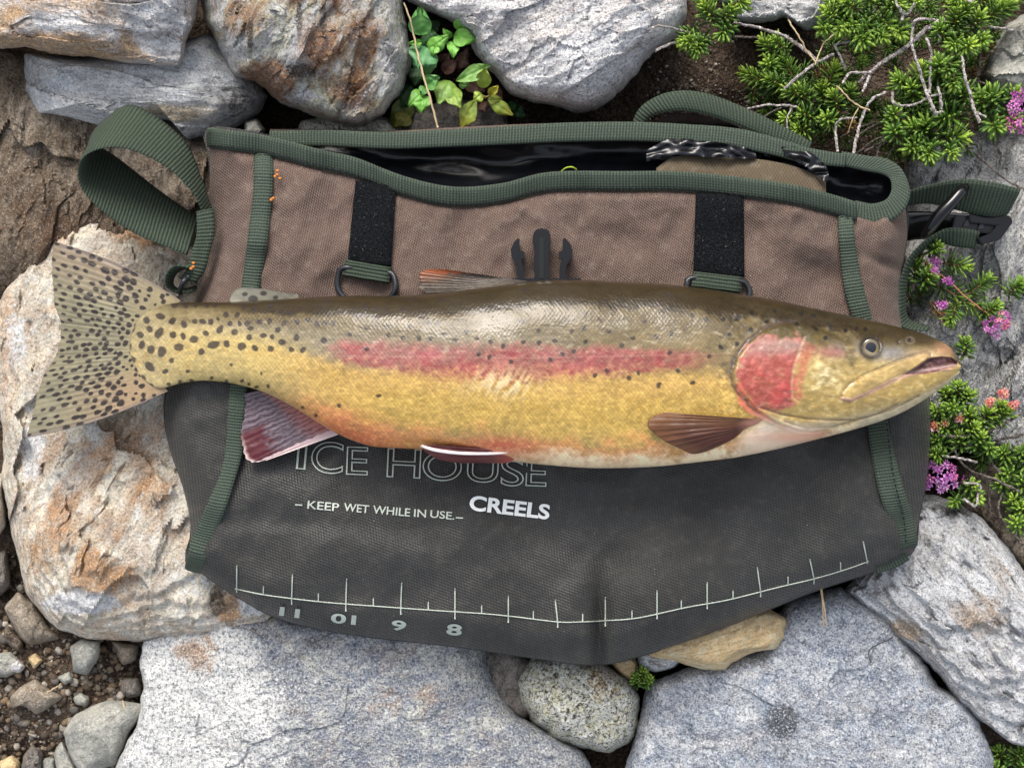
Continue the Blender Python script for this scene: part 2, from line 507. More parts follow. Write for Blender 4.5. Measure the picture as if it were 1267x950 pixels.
M_pink = rock_mat('pale_pink_gneiss', (226, 214, 208), (186, 168, 150), (118, 98, 92), (238, 232, 228), rust=(212, 172, 122), tint=.8, ang=-12, stretch=3.5, speck=0.5, gain=1.22, bump=1.0, big=.3, streak=.35)
M_bluegrey = rock_mat('blue_grey_gneiss', (152, 160, 172), (176, 180, 186), (96, 98, 104), (214, 216, 220), rust=(176, 156, 120), ang=-6, stretch=6, speck=0.4, streak=0.6, gain=1.22)
M_brown = rock_mat('weathered_brown_rock', (92, 80, 68), (118, 106, 92), (52, 44, 38), (168, 160, 150), rust=(104, 76, 54), tint=.25, ang=80, stretch=4, speck=0.45, streak=0.75, lightamt=0.35)
M_cream = rock_mat('cream_rust_quartz_rock', (226, 216, 200), (204, 190, 170), (110, 88, 70), (240, 236, 228), rust=(190, 128, 78), tint=1.0, ang=62, stretch=2.6, speck=0.45, lightamt=0.85, streak=0.5, bump=1.3, gain=1.25, big=.25)
M_greywhite = rock_mat('grey_white_gneiss', (196, 194, 196), (220, 216, 214), (104, 102, 112), (234, 232, 232), rust=(180, 150, 130), ang=20, stretch=2.2, speck=0.6, streak=0.4, pale=(240, 230, 224), big=.3, gain=1.18)
M_slab = rock_mat('rusty_cream_slab', (214, 202, 190), (186, 176, 166), (108, 92, 76), (232, 226, 216), rust=(206, 156, 106), tint=1.0, ang=60, stretch=2.2, speck=0.4, lightamt=0.5, streak=0.5, pale=(236, 231, 222), stain=(96, 78, 54), big=.4)
M_bottom = rock_mat('mottled_blue_granite', (122, 132, 152), (154, 160, 172), (78, 84, 100), (216, 210, 206), rust=(190, 150, 115), ang=10, stretch=1.6, speck=0.6, lightamt=0.4, streak=0.6, pale=(232, 214, 220), coarse=1.5)
M_blue = rock_mat('blue_grey_granite', (124, 136, 156), (152, 160, 174), (78, 84, 98), (200, 202, 206), rust=(150, 130, 110), ang=-25, stretch=1.5, speck=0.6, lightamt=0.45, streak=0.5, coarse=1.5, stain=(72, 74, 80), gain=1.2)
M_streak = rock_mat('streaked_white_gneiss', (212, 212, 214), (182, 186, 194), (92, 94, 104), (236, 234, 232), rust=(206, 176, 140), tint=.5, ang=-48, stretch=3.2, speck=0.55, lightamt=0.75, streak=0.6, bump=1.0, big=.35, gain=1.18)
M_roughgrey = rock_mat('rough_grey_rock', (164, 168, 174), (188, 190, 194), (84, 88, 96), (208, 210, 214), rust=(150, 138, 120), ang=70, stretch=2.2, speck=0.6, streak=0.8, bump=1.0)
M_granite = rock_mat('speckled_tan_granite', (214, 203, 180), (192, 180, 158), (82, 74, 62), (226, 220, 206), rust=(192, 154, 104), ang=0, stretch=1.0, speck=0.9, lightamt=0.75, streak=0.55, big=.2, coarse=2.6, grain=0.75, gain=1.3)
M_tan = rock_mat('tan_flat_stone', (206, 186, 150), (188, 166, 128), (138, 112, 78), (226, 216, 196), rust=(196, 150, 92), ang=18, stretch=5, speck=0.25, lightamt=0.4, streak=0.5)
M_dark = rock_mat('dark_grey_stone', (104, 102, 102), (126, 122, 118), (62, 60, 60), (158, 154, 150), ang=70, stretch=3, speck=0.4, lightamt=0.3, streak=0.6)
M_pebble = rock_mat('grey_brown_pebble', (138, 130, 120), (118, 110, 100), (78, 70, 62), (176, 172, 166), rust=(140, 112, 84), ang=30, stretch=2, speck=0.35, lightamt=0.35, streak=0.4, bump=0.5)
M_slate = rock_mat('grey_green_pebble', (128, 132, 132), (150, 152, 148), (86, 90, 92), (190, 190, 186), rust=(140, 124, 100), ang=40, stretch=2, speck=0.3, lightamt=0.35, streak=0.35, bump=0.5)

rock('dark brown weathered rock in the shade beside the green strap loop',
     [(-60,40),(40,62),(120,120),(235,150),(300,190),(300,300),(235,345),(130,330),(60,345),(10,372),(-70,380)], 0.050, -0.02, M_brown,
     center=(110,220), seed=1, strata=(75, 3), masks=[(0,90,300,80,60,0.75),(0,30,260,60,80,.5)], tilt=(-0.05,0.05), e=5)
rock('blue-grey streaked slab wedged under the pale pink boulder',
     [(30,66),(100,72),(200,60),(262,40),(300,70),(332,118),(322,140),(290,160),(235,176),(212,150),(170,150),(118,158),(80,146),(40,142),(25,108)], 0.070, 0.0, M_bluegrey,
     center=(175,108), seed=2, strata=(-5, 6), masks=[(0,215,140,60,16,0.7),(2,290,125,40,40,0.6)], tilt=(-0.06,0.12), amp=0.8, e=4, facets=4)
rock('pale pink and tan boulder on top of the blue-grey slab',
     [(-90,-70),(120,-90),(250,-60),(248,-5),(244,25),(234,42),(228,64),(222,82),(180,81),(120,72),(60,66),(35,58),(0,60),(-80,55)], 0.098, 0.03, M_pink,
     center=(100,-5), seed=3, strata=(-12, 3), masks=[(0,70,58,130,30,0.85),(0,0,30,80,40,0.6),(1,190,20,60,40,0.8)], tilt=(0.02,0.05), facets=5, e=4)
rock('cream boulder with rusty veins between the slab and the leafy plant',
     [(250,-80),(500,-80),(498,10),(506,50),(510,78),(498,112),(475,140),(445,157),(410,152),(380,140),(345,128),(318,102),(290,95),(270,60),(252,22),(246,-10)], 0.098, 0.0, M_cream,
     center=(380,30), seed=4, strata=(62, 2.6), masks=[(0,330,105,50,40,.75),(0,395,60,50,55,.7),(0,300,20,60,50,.5),(0,450,40,40,60,.6),(0,360,-10,60,30,.55),(2,430,90,10,40,.6),(2,400,20,7,50,.7),(0,440,110,40,50,.6),(0,420,0,50,40,.55),(2,372,88,26,12,0.9),(2,310,50,8,40,.7),(2,370,30,6,45,.7),(1,290,60,40,40,.7),(1,480,70,40,60,.6),(1,365,120,40,16,.7)], amp=1.5, facets=6, fslope=0.6, tilt=(0.03,0.02))
rock('large grey-white speckled boulder above the open creel',
     [(470,-90),(800,-100),(850,-40),(850,20),(838,45),(812,62),(795,82),(775,105),(755,125),(735,138),(712,142),(690,132),(655,126),(632,118),(612,95),(600,80),(585,62),(578,40),(560,28),(530,14),(500,0)], 0.092, 0.0, M_greywhite,
     center=(690,10), seed=5, strata=(25, 2), masks=[(1,735,75,55,55,.95),(1,655,5,50,30,.5),(0,700,15,60,20,.35)], tilt=(0.0,0.06), facets=6, fslope=0.5)
rock('large cream slab with rust stains under the trout tail',
     [(75,268),(110,255),(180,280),(260,310),(330,420),(340,560),(330,690),(345,768),(318,783),(270,788),(225,793),(170,793),(120,792),(75,780),(50,755),(32,735),(22,690),(10,640),(2,590),(4,540),(-6,480),(-6,380),(30,320)], 0.0635, 0.0, M_slab,
     center=(170,530), seed=6, strata=(65, 2.2), e=5, q=2.2, amp=0.85, steps=0.004, facets=5, fslope=0.35,
     masks=[(0,150,560,110,90,.5),(0,60,690,40,50,.6),(0,230,660,60,60,.45),(0,190,285,60,30,.8),(0,100,650,90,60,.55),(0,60,620,40,80,.5),(0,120,710,60,40,.7),(0,180,600,50,60,.6),(1,100,745,60,18,.95),(1,240,720,70,40,.5),(1,40,560,30,90,.6),(2,268,742,14,30,.85),(2,195,610,20,40,.5),(0,285,750,18,24,.8),(0,240,540,40,60,.6),(1,310,745,26,20,.9),(1,20,420,30,60,.6),(0,110,690,20,20,.9)])
rock('broad granite boulder, pale at one end and blue-grey at the other, below the ruler print',
     [(176,793),(230,775),(330,760),(460,740),(580,750),(600,800),(618,850),(640,885),(680,905),(722,930),(745,975),(740,1060),(400,1080),(120,1060),(128,990),(148,935),(170,895),(178,850),(172,820)], 0.0585, 0.0, M_bottom,
     center=(430,890), seed=7, strata=(15, 1.6), e=6, q=2.4, amp=0.34, facets=4, fslope=0.25, tilt=(0.0,0.0),
     masks=[(1,235,880,120,85,1.25),(1,200,940,120,70,1.2),(1,245,810,80,45,1.2),(0,245,805,40,40,.6),(0,520,860,70,35,.45),(1,340,930,60,50,.6),(2,600,840,40,60,.35)])
rock('dark stone with a thin pale edge tucked beside the speckled round stone',
     [(583,790),(640,795),(672,830),(668,880),(648,893),(622,878),(600,855),(590,832)], 0.042, -0.01, M_dark, seed=8, amp=0.6, facets=3, strata=(70, 2.5))
rock('small round speckled tan granite stone under the creel edge',
     [(640,822),(660,810),(700,805),(745,818),(778,838),(792,862),(790,895),(778,918),(755,932),(725,926),(690,918),(660,895),(640,868),(632,842)], 0.056, -0.005, M_granite, seed=9, amp=0.7, facets=6, fslope=0.5, e=4.5, q=2, masks=[(0,745,840,40,40,.5)])
rock('large blue-grey granite boulder with a dark stain below the creel corner',
     [(800,845),(850,825),(940,800),(975,740),(1040,725),(1100,760),(1140,815),(1165,850),(1200,870),(1222,915),(1240,980),(1230,1060),(900,1080),(770,1050),(772,960),(776,935),(788,900),(796,870)], 0.0575, 0.0, M_blue,
     center=(1000,910), seed=10, strata=(-25, 1.6), e=6, q=2.4, amp=0.36, facets=4, fslope=0.25, masks=[(2,968,893,30,32,.8),(1,870,900,60,60,.25),(2,1130,860,60,20,.4)])
rock('white and blue streaked boulder leaning under the creel corner',
     [(1045,730),(1080,690),(1110,630),(1140,610),(1180,618),(1215,640),(1250,680),(1290,740),(1340,800),(1340,930),(1290,930),(1250,918),(1220,896),(1188,872),(1172,850),(1160,832),(1130,805),(1100,785),(1070,755)], 0.0645, 0.0, M_streak,
     center=(1200,770), seed=11, strata=(-48, 3.2), amp=1.25, facets=5, fslope=0.45, steps=0.005, masks=[(0,1215,760,50,40,.55),(0,1105,780,60,18,.65),(0,1240,720,40,60,.4),(2,1185,630,50,14,.7)])
rock('tan flat stone poking out under the creel beside the blue-grey boulder',
     [(790,790),(880,765),(950,752),(976,765),(974,788),(962,803),(935,806),(905,820),(895,830),(868,828),(835,818),(800,812)], 0.066, 0.02, M_tan, center=(890,795), seed=12, amp=0.45, facets=3, strata=(18, 4), e=5, tilt=(0.0,0.05))
rock('small grey stone between the speckled stone and the tan flat stone',
     [(784,806),(830,800),(850,812),(836,826),(812,832),(790,826)], 0.052, 0.0, M_bluegrey, seed=13, amp=0.3, facets=2)
rock('small cream chip behind the round speckled stone',
     [(752,815),(785,808),(792,822),(786,845),(770,838)], 0.046, 0.0, M_tan, seed=14, amp=0.3, facets=2)
rock('rough blue-grey rock beside the trout head',
     [(1120,180),(1180,160),(1240,165),(1340,150),(1360,420),(1340,560),(1262,585),(1225,560),(1190,560),(1140,520),(1120,440),(1112,300)], 0.046, -0.02, M_roughgrey,
     center=(1225,370), seed=15, strata=(70, 2.5), amp=1.7, e=6, facets=5, fslope=0.35, masks=[(1,1240,300,60,60,.35)])
rock('small grey rock with a cracked face at the edge of the heather',
     [(1212,100),(1222,62),(1245,30),(1275,14),(1330,20),(1340,100),(1300,118),(1250,115)], 0.058, 0.0, M_slate, seed=16, amp=0.9, facets=4, masks=[(2,1220,95,16,40,.7)])
rock('grey rock behind the heather twigs',
     [(880,-60),(1010,-60),(1030,0),(1018,28),(1000,40),(972,22),(940,30),(905,25),(890,0)], 0.05, -0.005, M_bluegrey, seed=17, amp=0.8, facets=4)
rock('brown streaked stone lying under the leafy plants',
     [(495,140),(520,132),(560,124),(600,122),(625,135),(632,170),(560,185),(480,180)], 0.045, -0.005, M_dark, seed=18, strata=(0, 4), amp=0.5, facets=2)
rock('dark brown rock in the gap under the heather by the streaked boulder',
     [(1185,560),(1240,570),(1330,600),(1340,720),(1290,730),(1250,690),(1215,650),(1180,625)], 0.034, -0.01, M_brown, seed=19, amp=0.8, facets=3)
rock('grey rock chip hidden behind the creel top corner',
     [(300,150),(318,146),(330,160),(320,176),(300,172)], 0.05, 0.0, M_slate, seed=20, amp=0.3, facets=2)
rock('mottled stone hidden beneath the cream boulder by the creel edge',
     [(370,150),(420,140),(480,145),(505,160),(490,190),(400,200),(365,175)], 0.050, 0.0, M_granite, seed=21, amp=0.5, facets=2)

# stones and pebbles on the bare soil
def pebble(label, outline, mat, h, seed, group=None, z0=0.004, **kw):
    o = np.asarray(outline, float); c = o.mean(0)
    g = float(ground_z(np.array([c[0]]), np.array([c[1]]))[0])
    kw.setdefault('amp', 0.3)
    return rock(label, outline, g + h, g - 0.006, mat, seed=seed, facets=4, fslope=0.3, name='stone', cat='stone', step=2.6, wob=1.2, group=group, e=2.6, q=2.0, **kw)
pebble('flat brownish stone leaning against the rusty slab', [(5,752),(22,732),(40,745),(60,775),(76,790),(52,797),(36,798),(24,790),(14,770)], M_pebble, 0.018, 31)
pebble('smooth blue-grey stone half under the rusty slab', [(86,800),(100,790),(124,792),(122,815),(108,836),(92,830)], M_slate, 0.016, 32)
pebble('angular brown stone in the dark corner beside the granite boulder', [(138,792),(172,796),(170,815),(152,824),(145,812)], M_pebble, 0.014, 33)
pebble('large smooth grey-green stone with a grass stalk on it', [(78,905),(92,884),(125,868),(150,866),(176,870),(178,882),(160,905),(145,945),(100,960),(84,930)], M_slate, 0.022, 34)
pebble('long flat grey stone below the small white chip', [(12,862),(28,848),(45,838),(62,852),(80,862),(62,874),(46,884),(28,872),(14,876)], M_pebble, 0.013, 35)
pebble('grey flat stone at the edge of the bare soil', [(-20,810),(14,806),(26,815),(24,832),(8,838),(-20,835)], M_slate, 0.012, 36)
pebble('dark grey stone below the long flat stone, next to the pale cube stone', [(28,935),(40,920),(54,930),(52,960),(26,965)], M_dark, 0.014, 37)
pebble('pale cube-like stone in the soil', [(52,938),(68,936),(70,960),(52,962)], M_slate, 0.012, 38)
pebble('cream stone at the bottom of the bare soil', [(-6,945),(14,934),(26,942),(24,965),(-6,968)], M_tan, 0.013, 39)
pebble('small white quartz chip on the soil', [(13,822),(22,815),(32,824),(24,832),(14,830)], M_greywhite, 0.012, 40)
pebble('small tan chip on the soil', [(35,815),(44,807),(54,817),(42,828)], M_tan, 0.010, 41)
pebble('small grey round stone on the soil', [(90,862),(100,856),(112,864),(108,873),(94,872)], M_slate, 0.011, 42)
pebble('slender grey stone beside the smooth grey-green stone', [(66,930),(76,915),(90,940),(100,962),(72,962)], M_slate, 0.011, 43)
pebble('grey flat stone touching the blue-grey stone', [(70,838),(86,830),(92,840),(80,848)], M_slate, 0.010, 44)
pebble('dark stone with a sharp edge under the granite boulder side', [(150,840),(172,838),(176,858),(160,866),(148,855)], M_dark, 0.014, 45)
pebble('dark grey stone under the rusty slab edge', [(-20,690),(8,680),(14,725),(-4,740),(-22,730)], M_dark, 0.02, 46)
pebble('pale stone peeping out at the rusty slab side', [(-20,590),(4,585),(8,650),(-2,665),(-20,660)], M_slab, 0.04, 47)
pebble('brown stone under the flat brownish stone', [(8,770),(14,778),(30,796),(26,808),(12,800),(4,785)], M_brown, 0.012, 48)

def gravel(region, count, seed, name, label, rmin=1.2, rmax=7.5):
    """loose grit: too small and too many to count"""
    r = np.random.default_rng(seed)
    V, F, C = [], [], []
    ico = [(-1,0,0),(1,0,0),(0,-1,0),(0,1,0),(0,0,1),(-.7,-.7,.5),(.7,-.7,.5),(.7,.7,.5),(-.7,.7,.5),(0,0,-1)]
    bm = bmesh.new(); bmesh.ops.create_icosphere(bm, subdivisions=1, radius=1); bv = np.array([v.co[:] for v in bm.verts]); bf = np.array([[v.index for v in f.verts] for f in bm.faces]); bm.free()
    pal = np.array([lin(c) for c in ((140,128,112),(110,96,80),(168,160,148),(88,74,60),(122,102,78),(96,92,88))])
    k = 0
    n = 0
    while n < count:
        x = r.uniform(region[0], region[2]); y = r.uniform(region[1], region[3])
        n += 1
        R = rmin + (rmax-rmin) * r.random()**3
        g = float(ground_z(np.array([x]), np.array([y]))[0])
        p = W(x, y, g)
        d = bv * (1 + 0.28*r.normal(size=(len(bv), 1))*0.6) * np.array([1, r.uniform(.6, 1), r.uniform(.4, .8)]) * R * S
        a = r.uniform(0, 6.28); ca, sa = math.cos(a), math.sin(a)
        d = np.stack([d[:,0]*ca - d[:,1]*sa, d[:,0]*sa + d[:,1]*ca, d[:,2]], -1)
        V.append(d + p + np.array([0, 0, 0.2*R*S])); F.append(bf + k); k += len(bv)
        C.append(np.repeat(pal[r.integers(len(pal))][None] * r.uniform(.7, 1.25), len(bv), 0))
    t = NT('grit_' + name); 
    m = t.fin(t.mix(t.ramp(t.noise(t.obj(), 900, 3), .35, .65, 0, .5), t.attr(), L4((70, 58, 46))), 0.9)
    o = raw_mesh(name, np.vstack(V), np.vstack(F), m, smooth=False, col=np.vstack(C))
    setp(o, label, 'gravel', kind='stuff')
gravel((-30, 680, 185, 970), 2600, 5, 'gravel', 'fine brown gravel on the bare soil below the rusty slab')
gravel((800, 40, 1010, 175), 1500, 6, 'soil_crumbs', 'dark soil crumbs and grit beside the heather', 0.8, 3.4)
# ---------------------------------------------------------------- creel: materials
def fabric(name, rgb, dark, period=3.6, ang=35, coat=0.0, rough=0.85, strength=0.6, thread=0.35, dust=None):
    t = NT(name); u = t.uv()
    r = t.map(u, rot=(0, 0, math.radians(ang)))
    k = 2*math.pi/period
    s = t.node('ShaderNodeSeparateXYZ', {0: r}).outputs
    a = t.math('SINE', t.math('MULTIPLY', s[0], k)); b = t.math('SINE', t.math('MULTIPLY', s[1], k*0.62))
    w = t.math('MULTIPLY', a, b)
    f = t.ramp(t.math('ADD', w, t.math('MULTIPLY', t.noise(u, 0.5, 2), 0.6)), -0.7, 1.2)
    big = t.noise(u, 0.012, 4); mid = t.noise(u, 0.08, 5, 0.6)
    c = t.mix(t.math('MULTIPLY', f, thread+0.4), L4(dark), L4(rgb))
    c = t.mix(t.ramp(big, 0.42, 0.62, 0, 0.38), c, tuple(np.array(lin(rgb))*0.7)+(1,))
    c = t.mix(t.ramp(mid, 0.52, 0.68, 0, 0.14), c, L4(dust or (170, 160, 145)))
    # wear: tiny pale lint specks
    lint = t.ramp(t.noise(u, 0.33, 2), 0.745, 0.77, 0, 0.5)
    c = t.mix(lint, c, L4((200, 195, 185)))
    if rough is None: rough = t.ramp(t.noise(u, 0.009, 5, .6), 0.40, 0.62, 0.36, 0.78)      # damp patches
    return t.fin(c, rough, t.bump(f, strength, 0.0007, t.bump(mid, 0.25, 0.002)), Specular_IOR_Level=0.3, Sheen_Weight=0.05)

def webbing(name, rgb, dark, rib=4.6, strength=0.8):
    t = NT(name); u = t.uv()
    s = t.node('ShaderNodeSeparateXYZ', {0: u}).outputs
    k = 2*math.pi
    wob = t.math('MULTIPLY', t.noise(u, 0.06, 3), 3.0)
    a = t.math('SINE', t.math('ADD', t.math('MULTIPLY', s[0], k/rib), wob)); b = t.math('SINE', t.math('MULTIPLY', s[1], k/3.3))
    h = t.math('ADD', a, t.math('MULTIPLY', b, 0.30))
    f = t.ramp(h, -1.2, 1.3)
    n = t.noise(u, 0.05, 5, 0.6); n2 = t.noise(u, 0.4, 3)
    c = t.mix(f, L4(dark), L4(rgb))
    c = t.mix(t.ramp(n, 0.4, 0.7, 0, 0.35), c, tuple(np.array(lin(rgb))*0.62)+(1,))
    c = t.mix(t.ramp(n2, 0.62, 0.8, 0, 0.4), c, L4((150, 160, 145)))
    return t.fin(c, 0.8, t.bump(f, strength, 0.0009), Specular_IOR_Level=0.3)

M_tanfab = fabric('brown_nylon', (124, 104, 93), (80, 65, 58), period=3.3, ang=20)
M_tanin = fabric('tan_lining', (112, 98, 78), (80, 70, 55), period=4.0, ang=0, strength=0.3, thread=0.2)
M_char = fabric('charcoal_mesh', (70, 69, 66), (34, 34, 34), period=4.0, ang=38, rough=None, strength=0.5, dust=(108, 102, 90))
M_web = webbing('green_webbing', (80, 92, 78), (40, 49, 43), rib=3.8, strength=.5)
M_web2 = webbing('green_strap_webbing', (70, 82, 66), (36, 45, 38), rib=4.4, strength=.5)
M_plastic = plain('black_plastic', (12, 12, 14), 0.16, 0.2, 200, 0.05)
M_ring = plain('black_ring_metal', (44, 46, 50), 0.3, 0.2, 200, 0.05, Metallic=0.3)
M_print = plain('pale_print', (176, 184, 172), 0.7, 0.15, 900, 0.05)
M_print_w = plain('white_print', (232, 234, 230), 0.7, 0.06, 900, 0.05)
t = NT('black_liner'); _v = t.obj()
M_liner = t.fin(t.mix(t.ramp(t.noise(_v, 160, 5), .5, .7, 0, .5), L4((14, 15, 19)), L4((32, 35, 44))), 0.26,
                t.bump(t.noise(_v, 40, 3, .5, 1.0), 0.3, 0.004))
t = NT('hook_and_loop'); _v = t.obj()
_n = t.noise(_v, 1700, 4, .7)
_c = t.mix(t.ramp(_n, .4, .7), L4((8, 9, 11)), L4((48, 51, 56)))
_c = t.mix(t.ramp(t.noise(_v, 900, 3, .7), .63, .70, 0, .7), _c, L4((120, 122, 122)))
M_loop = t.fin(_c, 0.95, t.bump(_n, 1.0, 0.002), Specular_IOR_Level=0.1)

# ---------------------------------------------------------------- creel: shape
SIL = [(256,158),(330,166),(400,182),(440,190),(500,212),(560,226),(620,222),(680,208),(850,208),(960,218),(1040,236),(1080,245),(1112,238),
       (1124,262),(1122,300),(1113,360),(1118,410),(1140,455),(1151,500),(1149,580),(1138,640),(1131,682),(1085,706),(1000,735),(900,776),(800,810),
       (735,823),(650,813),(560,800),(430,785),(345,766),(290,737),(250,710),(228,692),(236,655),(226,605),(207,545),(203,490),(222,425),(242,370),(262,280),(258,200)]
SIL_S = spline(SIL, 180, closed=True)
ZB = 0.060
def bag_z(px, py):
    px, py = np.asarray(px, float), np.asarray(py, float)
    d = sdf(px, py, SIL_S)
    D = 42.0
    r = np.clip(d, 0, D) / D
    z = ZB + 0.006 + 0.026*np.sqrt(1 - (1 - r)**2)
    up = 1 - sm(250, 440, py)
    z = z - 0.004*(1-sm(0, 150, d))
    # soft folds
    w1 = 0.0040*fbm(px/150+3, py/170, 1.0, 3) + 0.0022*ridged(px/120+1, py/120, 4.0, 3, 0.45)
    w2 = up*(0.0042*pn(px/60+11, py/95, 2.0) + 0.0021*ridged((px+0.5*py)/62, (py-0.3*px)/120, 7.0, 2))
    z = z + (w1 + w2) * sm(0, 40, d)
    def lump(cx, cy, rx, ry, h, a=0):
        ca, sa = math.cos(math.radians(a)), math.sin(math.radians(a))
        X, Y = (px-cx)*ca + (py-cy)*sa, -(px-cx)*sa + (py-cy)*ca
        return h*np.exp(-(X/rx)**2 - (Y/ry)**2)
    z = z + lump(800, 745, 55, 60, .008) + lump(695, 770, 26, 50, .005) - lump(741, 805, 9, 56, .014, 3) - lump(768, 690, 20, 34, .004, 25) - lump(742, 735, 14, 40, .004)
    z = z - lump(715, 690, 40, 16, .002, -40) + lump(430, 690, 110, 30, .003) - lump(420, 650, 120, 14, .0015, 4)
    # the seams at the corners stand a little proud, the gussets sink beside them
    z = z - lump(285, 260, 14, 90, .004, 4) - lump(1085, 310, 12, 70, .004, -6) + lump(1100, 290, 18, 18, .003) - lump(1105, 330, 30, 6, .004, 20)
    z = z - lump(300, 560, 10, 70, .003, 10) + lump(690, 300, 60, 50, .0015) - lump(600, 270, 16, 60, .0018, 30) + lump(990, 280, 40, 50, .002) - lump(385, 270, 14, 60, .0015, -25)
    return z

def coons(top, bottom, left, right, nu, nv):
    T, B, Lf, Rt = spline(top, nu), spline(bottom, nu), spline(left, nv), spline(right, nv)
    u = np.linspace(0, 1, nu)[None, :, None]; v = np.linspace(0, 1, nv)[:, None, None]
    P = (1-v)*T[None] + v*B[None] + (1-u)*Lf[:, None] + u*Rt[:, None] - (
        (1-u)*(1-v)*T[0] + u*(1-v)*T[-1] + (1-u)*v*B[0] + u*v*B[-1])
    return P

def panel(name, P, mat, parent, dz=0.0, zf=bag_z, th=0.0012):
    nv, nu = P.shape[:2]
    Z = zf(P[..., 0], P[..., 1]) + dz
    V = W(P[..., 0], P[..., 1], Z)
    V2 = V.copy(); V2[..., 2] -= th
    allV = np.concatenate([V.reshape(-1, 3), V2.reshape(-1, 3)])
    F1 = grid_faces(nv, nu)
    F2 = F1[:, ::-1] + nv*nu
    idx = np.arange(nv*nu).reshape(nv, nu)
    loop = np.concatenate([idx[0, :-1], idx[:-1, -1], idx[-1, :0:-1], idx[:0:-1, 0]])
    nx = np.roll(loop, -1)
    F3 = np.stack([loop, nx, nx + nv*nu, loop + nv*nu], -1)
    uv = np.concatenate([P[..., :2].reshape(-1, 2)]*2)
    o = raw_mesh(name, allV, np.concatenate([F1, F2, F3]), mat, parent, uv=uv)
    return o

_o = W(680, 500, ZB)
creel = empty('fishing_creel', _o)
setp(creel, 'brown and charcoal soft fishing creel with green webbing edges lying open under the trout', 'fishing bag')

FT = [(322,176),(400,192),(440,200),(500,224),(560,240),(620,236),(680,220),(850,220),(960,232),(1048,252)]    # front upper edge
LS1 = [(322,176),(321,240),(312,330),(302,400),(298,440)]
RS1 = [(1048,252),(1054,320),(1068,390),(1082,440)]
MID = [(298,440),(560,446),(800,446),(1082,440)]
LS2 = [(298,440),(293,500),(288,560),(268,630),(252,690),(250,709)]
RS2 = [(1082,440),(1088,510),(1100,580),(1118,650),(1131,682)]
BOT = [(250,709),(290,736),(345,765),(430,784),(560,799),(650,812),(735,822),(800,809),(900,775),(1000,734),(1085,705),(1131,682)]
upper = panel('upper_front_panel', coons(FT, MID, LS1, RS1, 190, 74), M_tanfab, creel)
lower = panel('lower_front_panel', coons(MID, BOT, LS2, RS2, 210, 96), M_char, creel)
panel('side_gusset', coons([(258,164),(290,168),(322,176)], [(222,440),(260,440),(298,440)], [(258,164),(260,230),(258,290),(243,365),(222,440)], LS1, 24, 76), M_tanfab, creel)
panel('side_gusset', coons([(222,440),(260,440),(298,440)], [(231,692),(240,700),(250,709)], [(222,440),(205,495),(208,548),(227,606),(236,655),(231,692)], LS2, 26, 74), M_char, creel)
panel('side_gusset', coons([(1048,252),(1080,254),(1120,250)], [(1082,440),(1105,438),(1128,436)], RS1, [(1120,250),(1122,300),(1113,360),(1117,405),(1128,436)], 24, 54), M_tanfab, creel)
panel('side_gusset', coons([(1082,440),(1105,438),(1128,436)], [(1126,674),(1129,678),(1131,682)], RS2[:-1]+[(1126,674)], [(1128,436),(1150,500),(1148,580),(1137,640),(1131,682)], 24, 62), M_char, creel)

# wall and underside of the lying bag
def bag_back():
    n = 200
    s = spline(SIL, n, closed=True); c = s.mean(0)
    rows = []
    ztop = bag_z(s[:, 0], s[:, 1]) - 0.0015
    for f, zf in ((1.0, None), (0.998, 0.75), (0.985, 0.4), (0.95, 0.05), (0.90, 0.0)):
        p = c + (s-c)*f
        z = ztop if zf is None else ZB + 0.001 + (ztop-ZB)*zf
        rows.append(W(p[:, 0], p[:, 1], z))
    V = np.concatenate(rows + [W(c[0], c[1], ZB)[None]])
    F = grid_faces(len(rows), n, closed_u=True).tolist()
    b = (len(rows)-1)*n
    F += [[b+j, len(V)-1, b+(j+1) % n] for j in range(n)]
    raw_mesh('back_panel', V, F, M_char, creel, uv=np.column_stack([V[:, 0], V[:, 1]])/S)
bag_back()

# open mouth: liner between the back rim and the front rim
BK = [(334,166),(400,166),(480,168),(560,164),(640,160),(700,158),(780,157),(850,160),(910,164),(960,176),(1010,192),(1050,204),(1090,210),(1112,228)]
def mouth():
    nu, nv = 170, 26
    a, b = spline(BK, nu), spline([(334,180),(400,192),(440,200),(500,222),(560,238),(620,234),(680,218),(850,218),(960,230),(1040,250),(1080,256),(1110,244)], nu)
    v = np.linspace(0, 1, nv)[:, None]
    px = a[None, :, 0]*(1-v) + b[None, :, 0]*v; py = a[None, :, 1]*(1-v) + (b[None, :, 1])*v
    gap = np.hypot(*(a-b).T)[None]
    z = 0.080 - (0.012*np.sin(np.pi*np.clip(v*1.02, 0, 1))**0.8 + 0.004*v) * sm(6, 60, gap)
    z = z + 0.0014*fbm(px/90, py/22, 3, 2) + 0.0045*sm(800, 860, px)*sm(1030, 990, px)*ridged(px/38, py/16, 9, 3)*np.sin(np.pi*np.clip(v, 0, 1))
    raw_mesh('liner', W(px, py, z).reshape(-1, 3), grid_faces(nv, nu), M_liner, creel)
mouth()
# back wall of the open mouth, from its rim down to the rocks
def back_wall():
    a = spline(BK, 90)
    rows = [W(a[:, 0], a[:, 1] - 2*i, 0.081 - 0.006*i) for i in range(4)]
    raw_mesh('back_wall', np.concatenate(rows), grid_faces(4, 90), M_tanfab, creel, uv=np.concatenate([r[:, :2] for r in rows])/S)
back_wall()

def on(pts, dz=0.0015, zf=bag_z):
    p = np.asarray(spline(pts, 40)[:, :2]); return np.column_stack([p, zf(p[:, 0], p[:, 1]) + dz])
def z_list(pts, z): return np.column_stack([np.asarray(pts, float), np.broadcast_to(z, (len(pts),))])

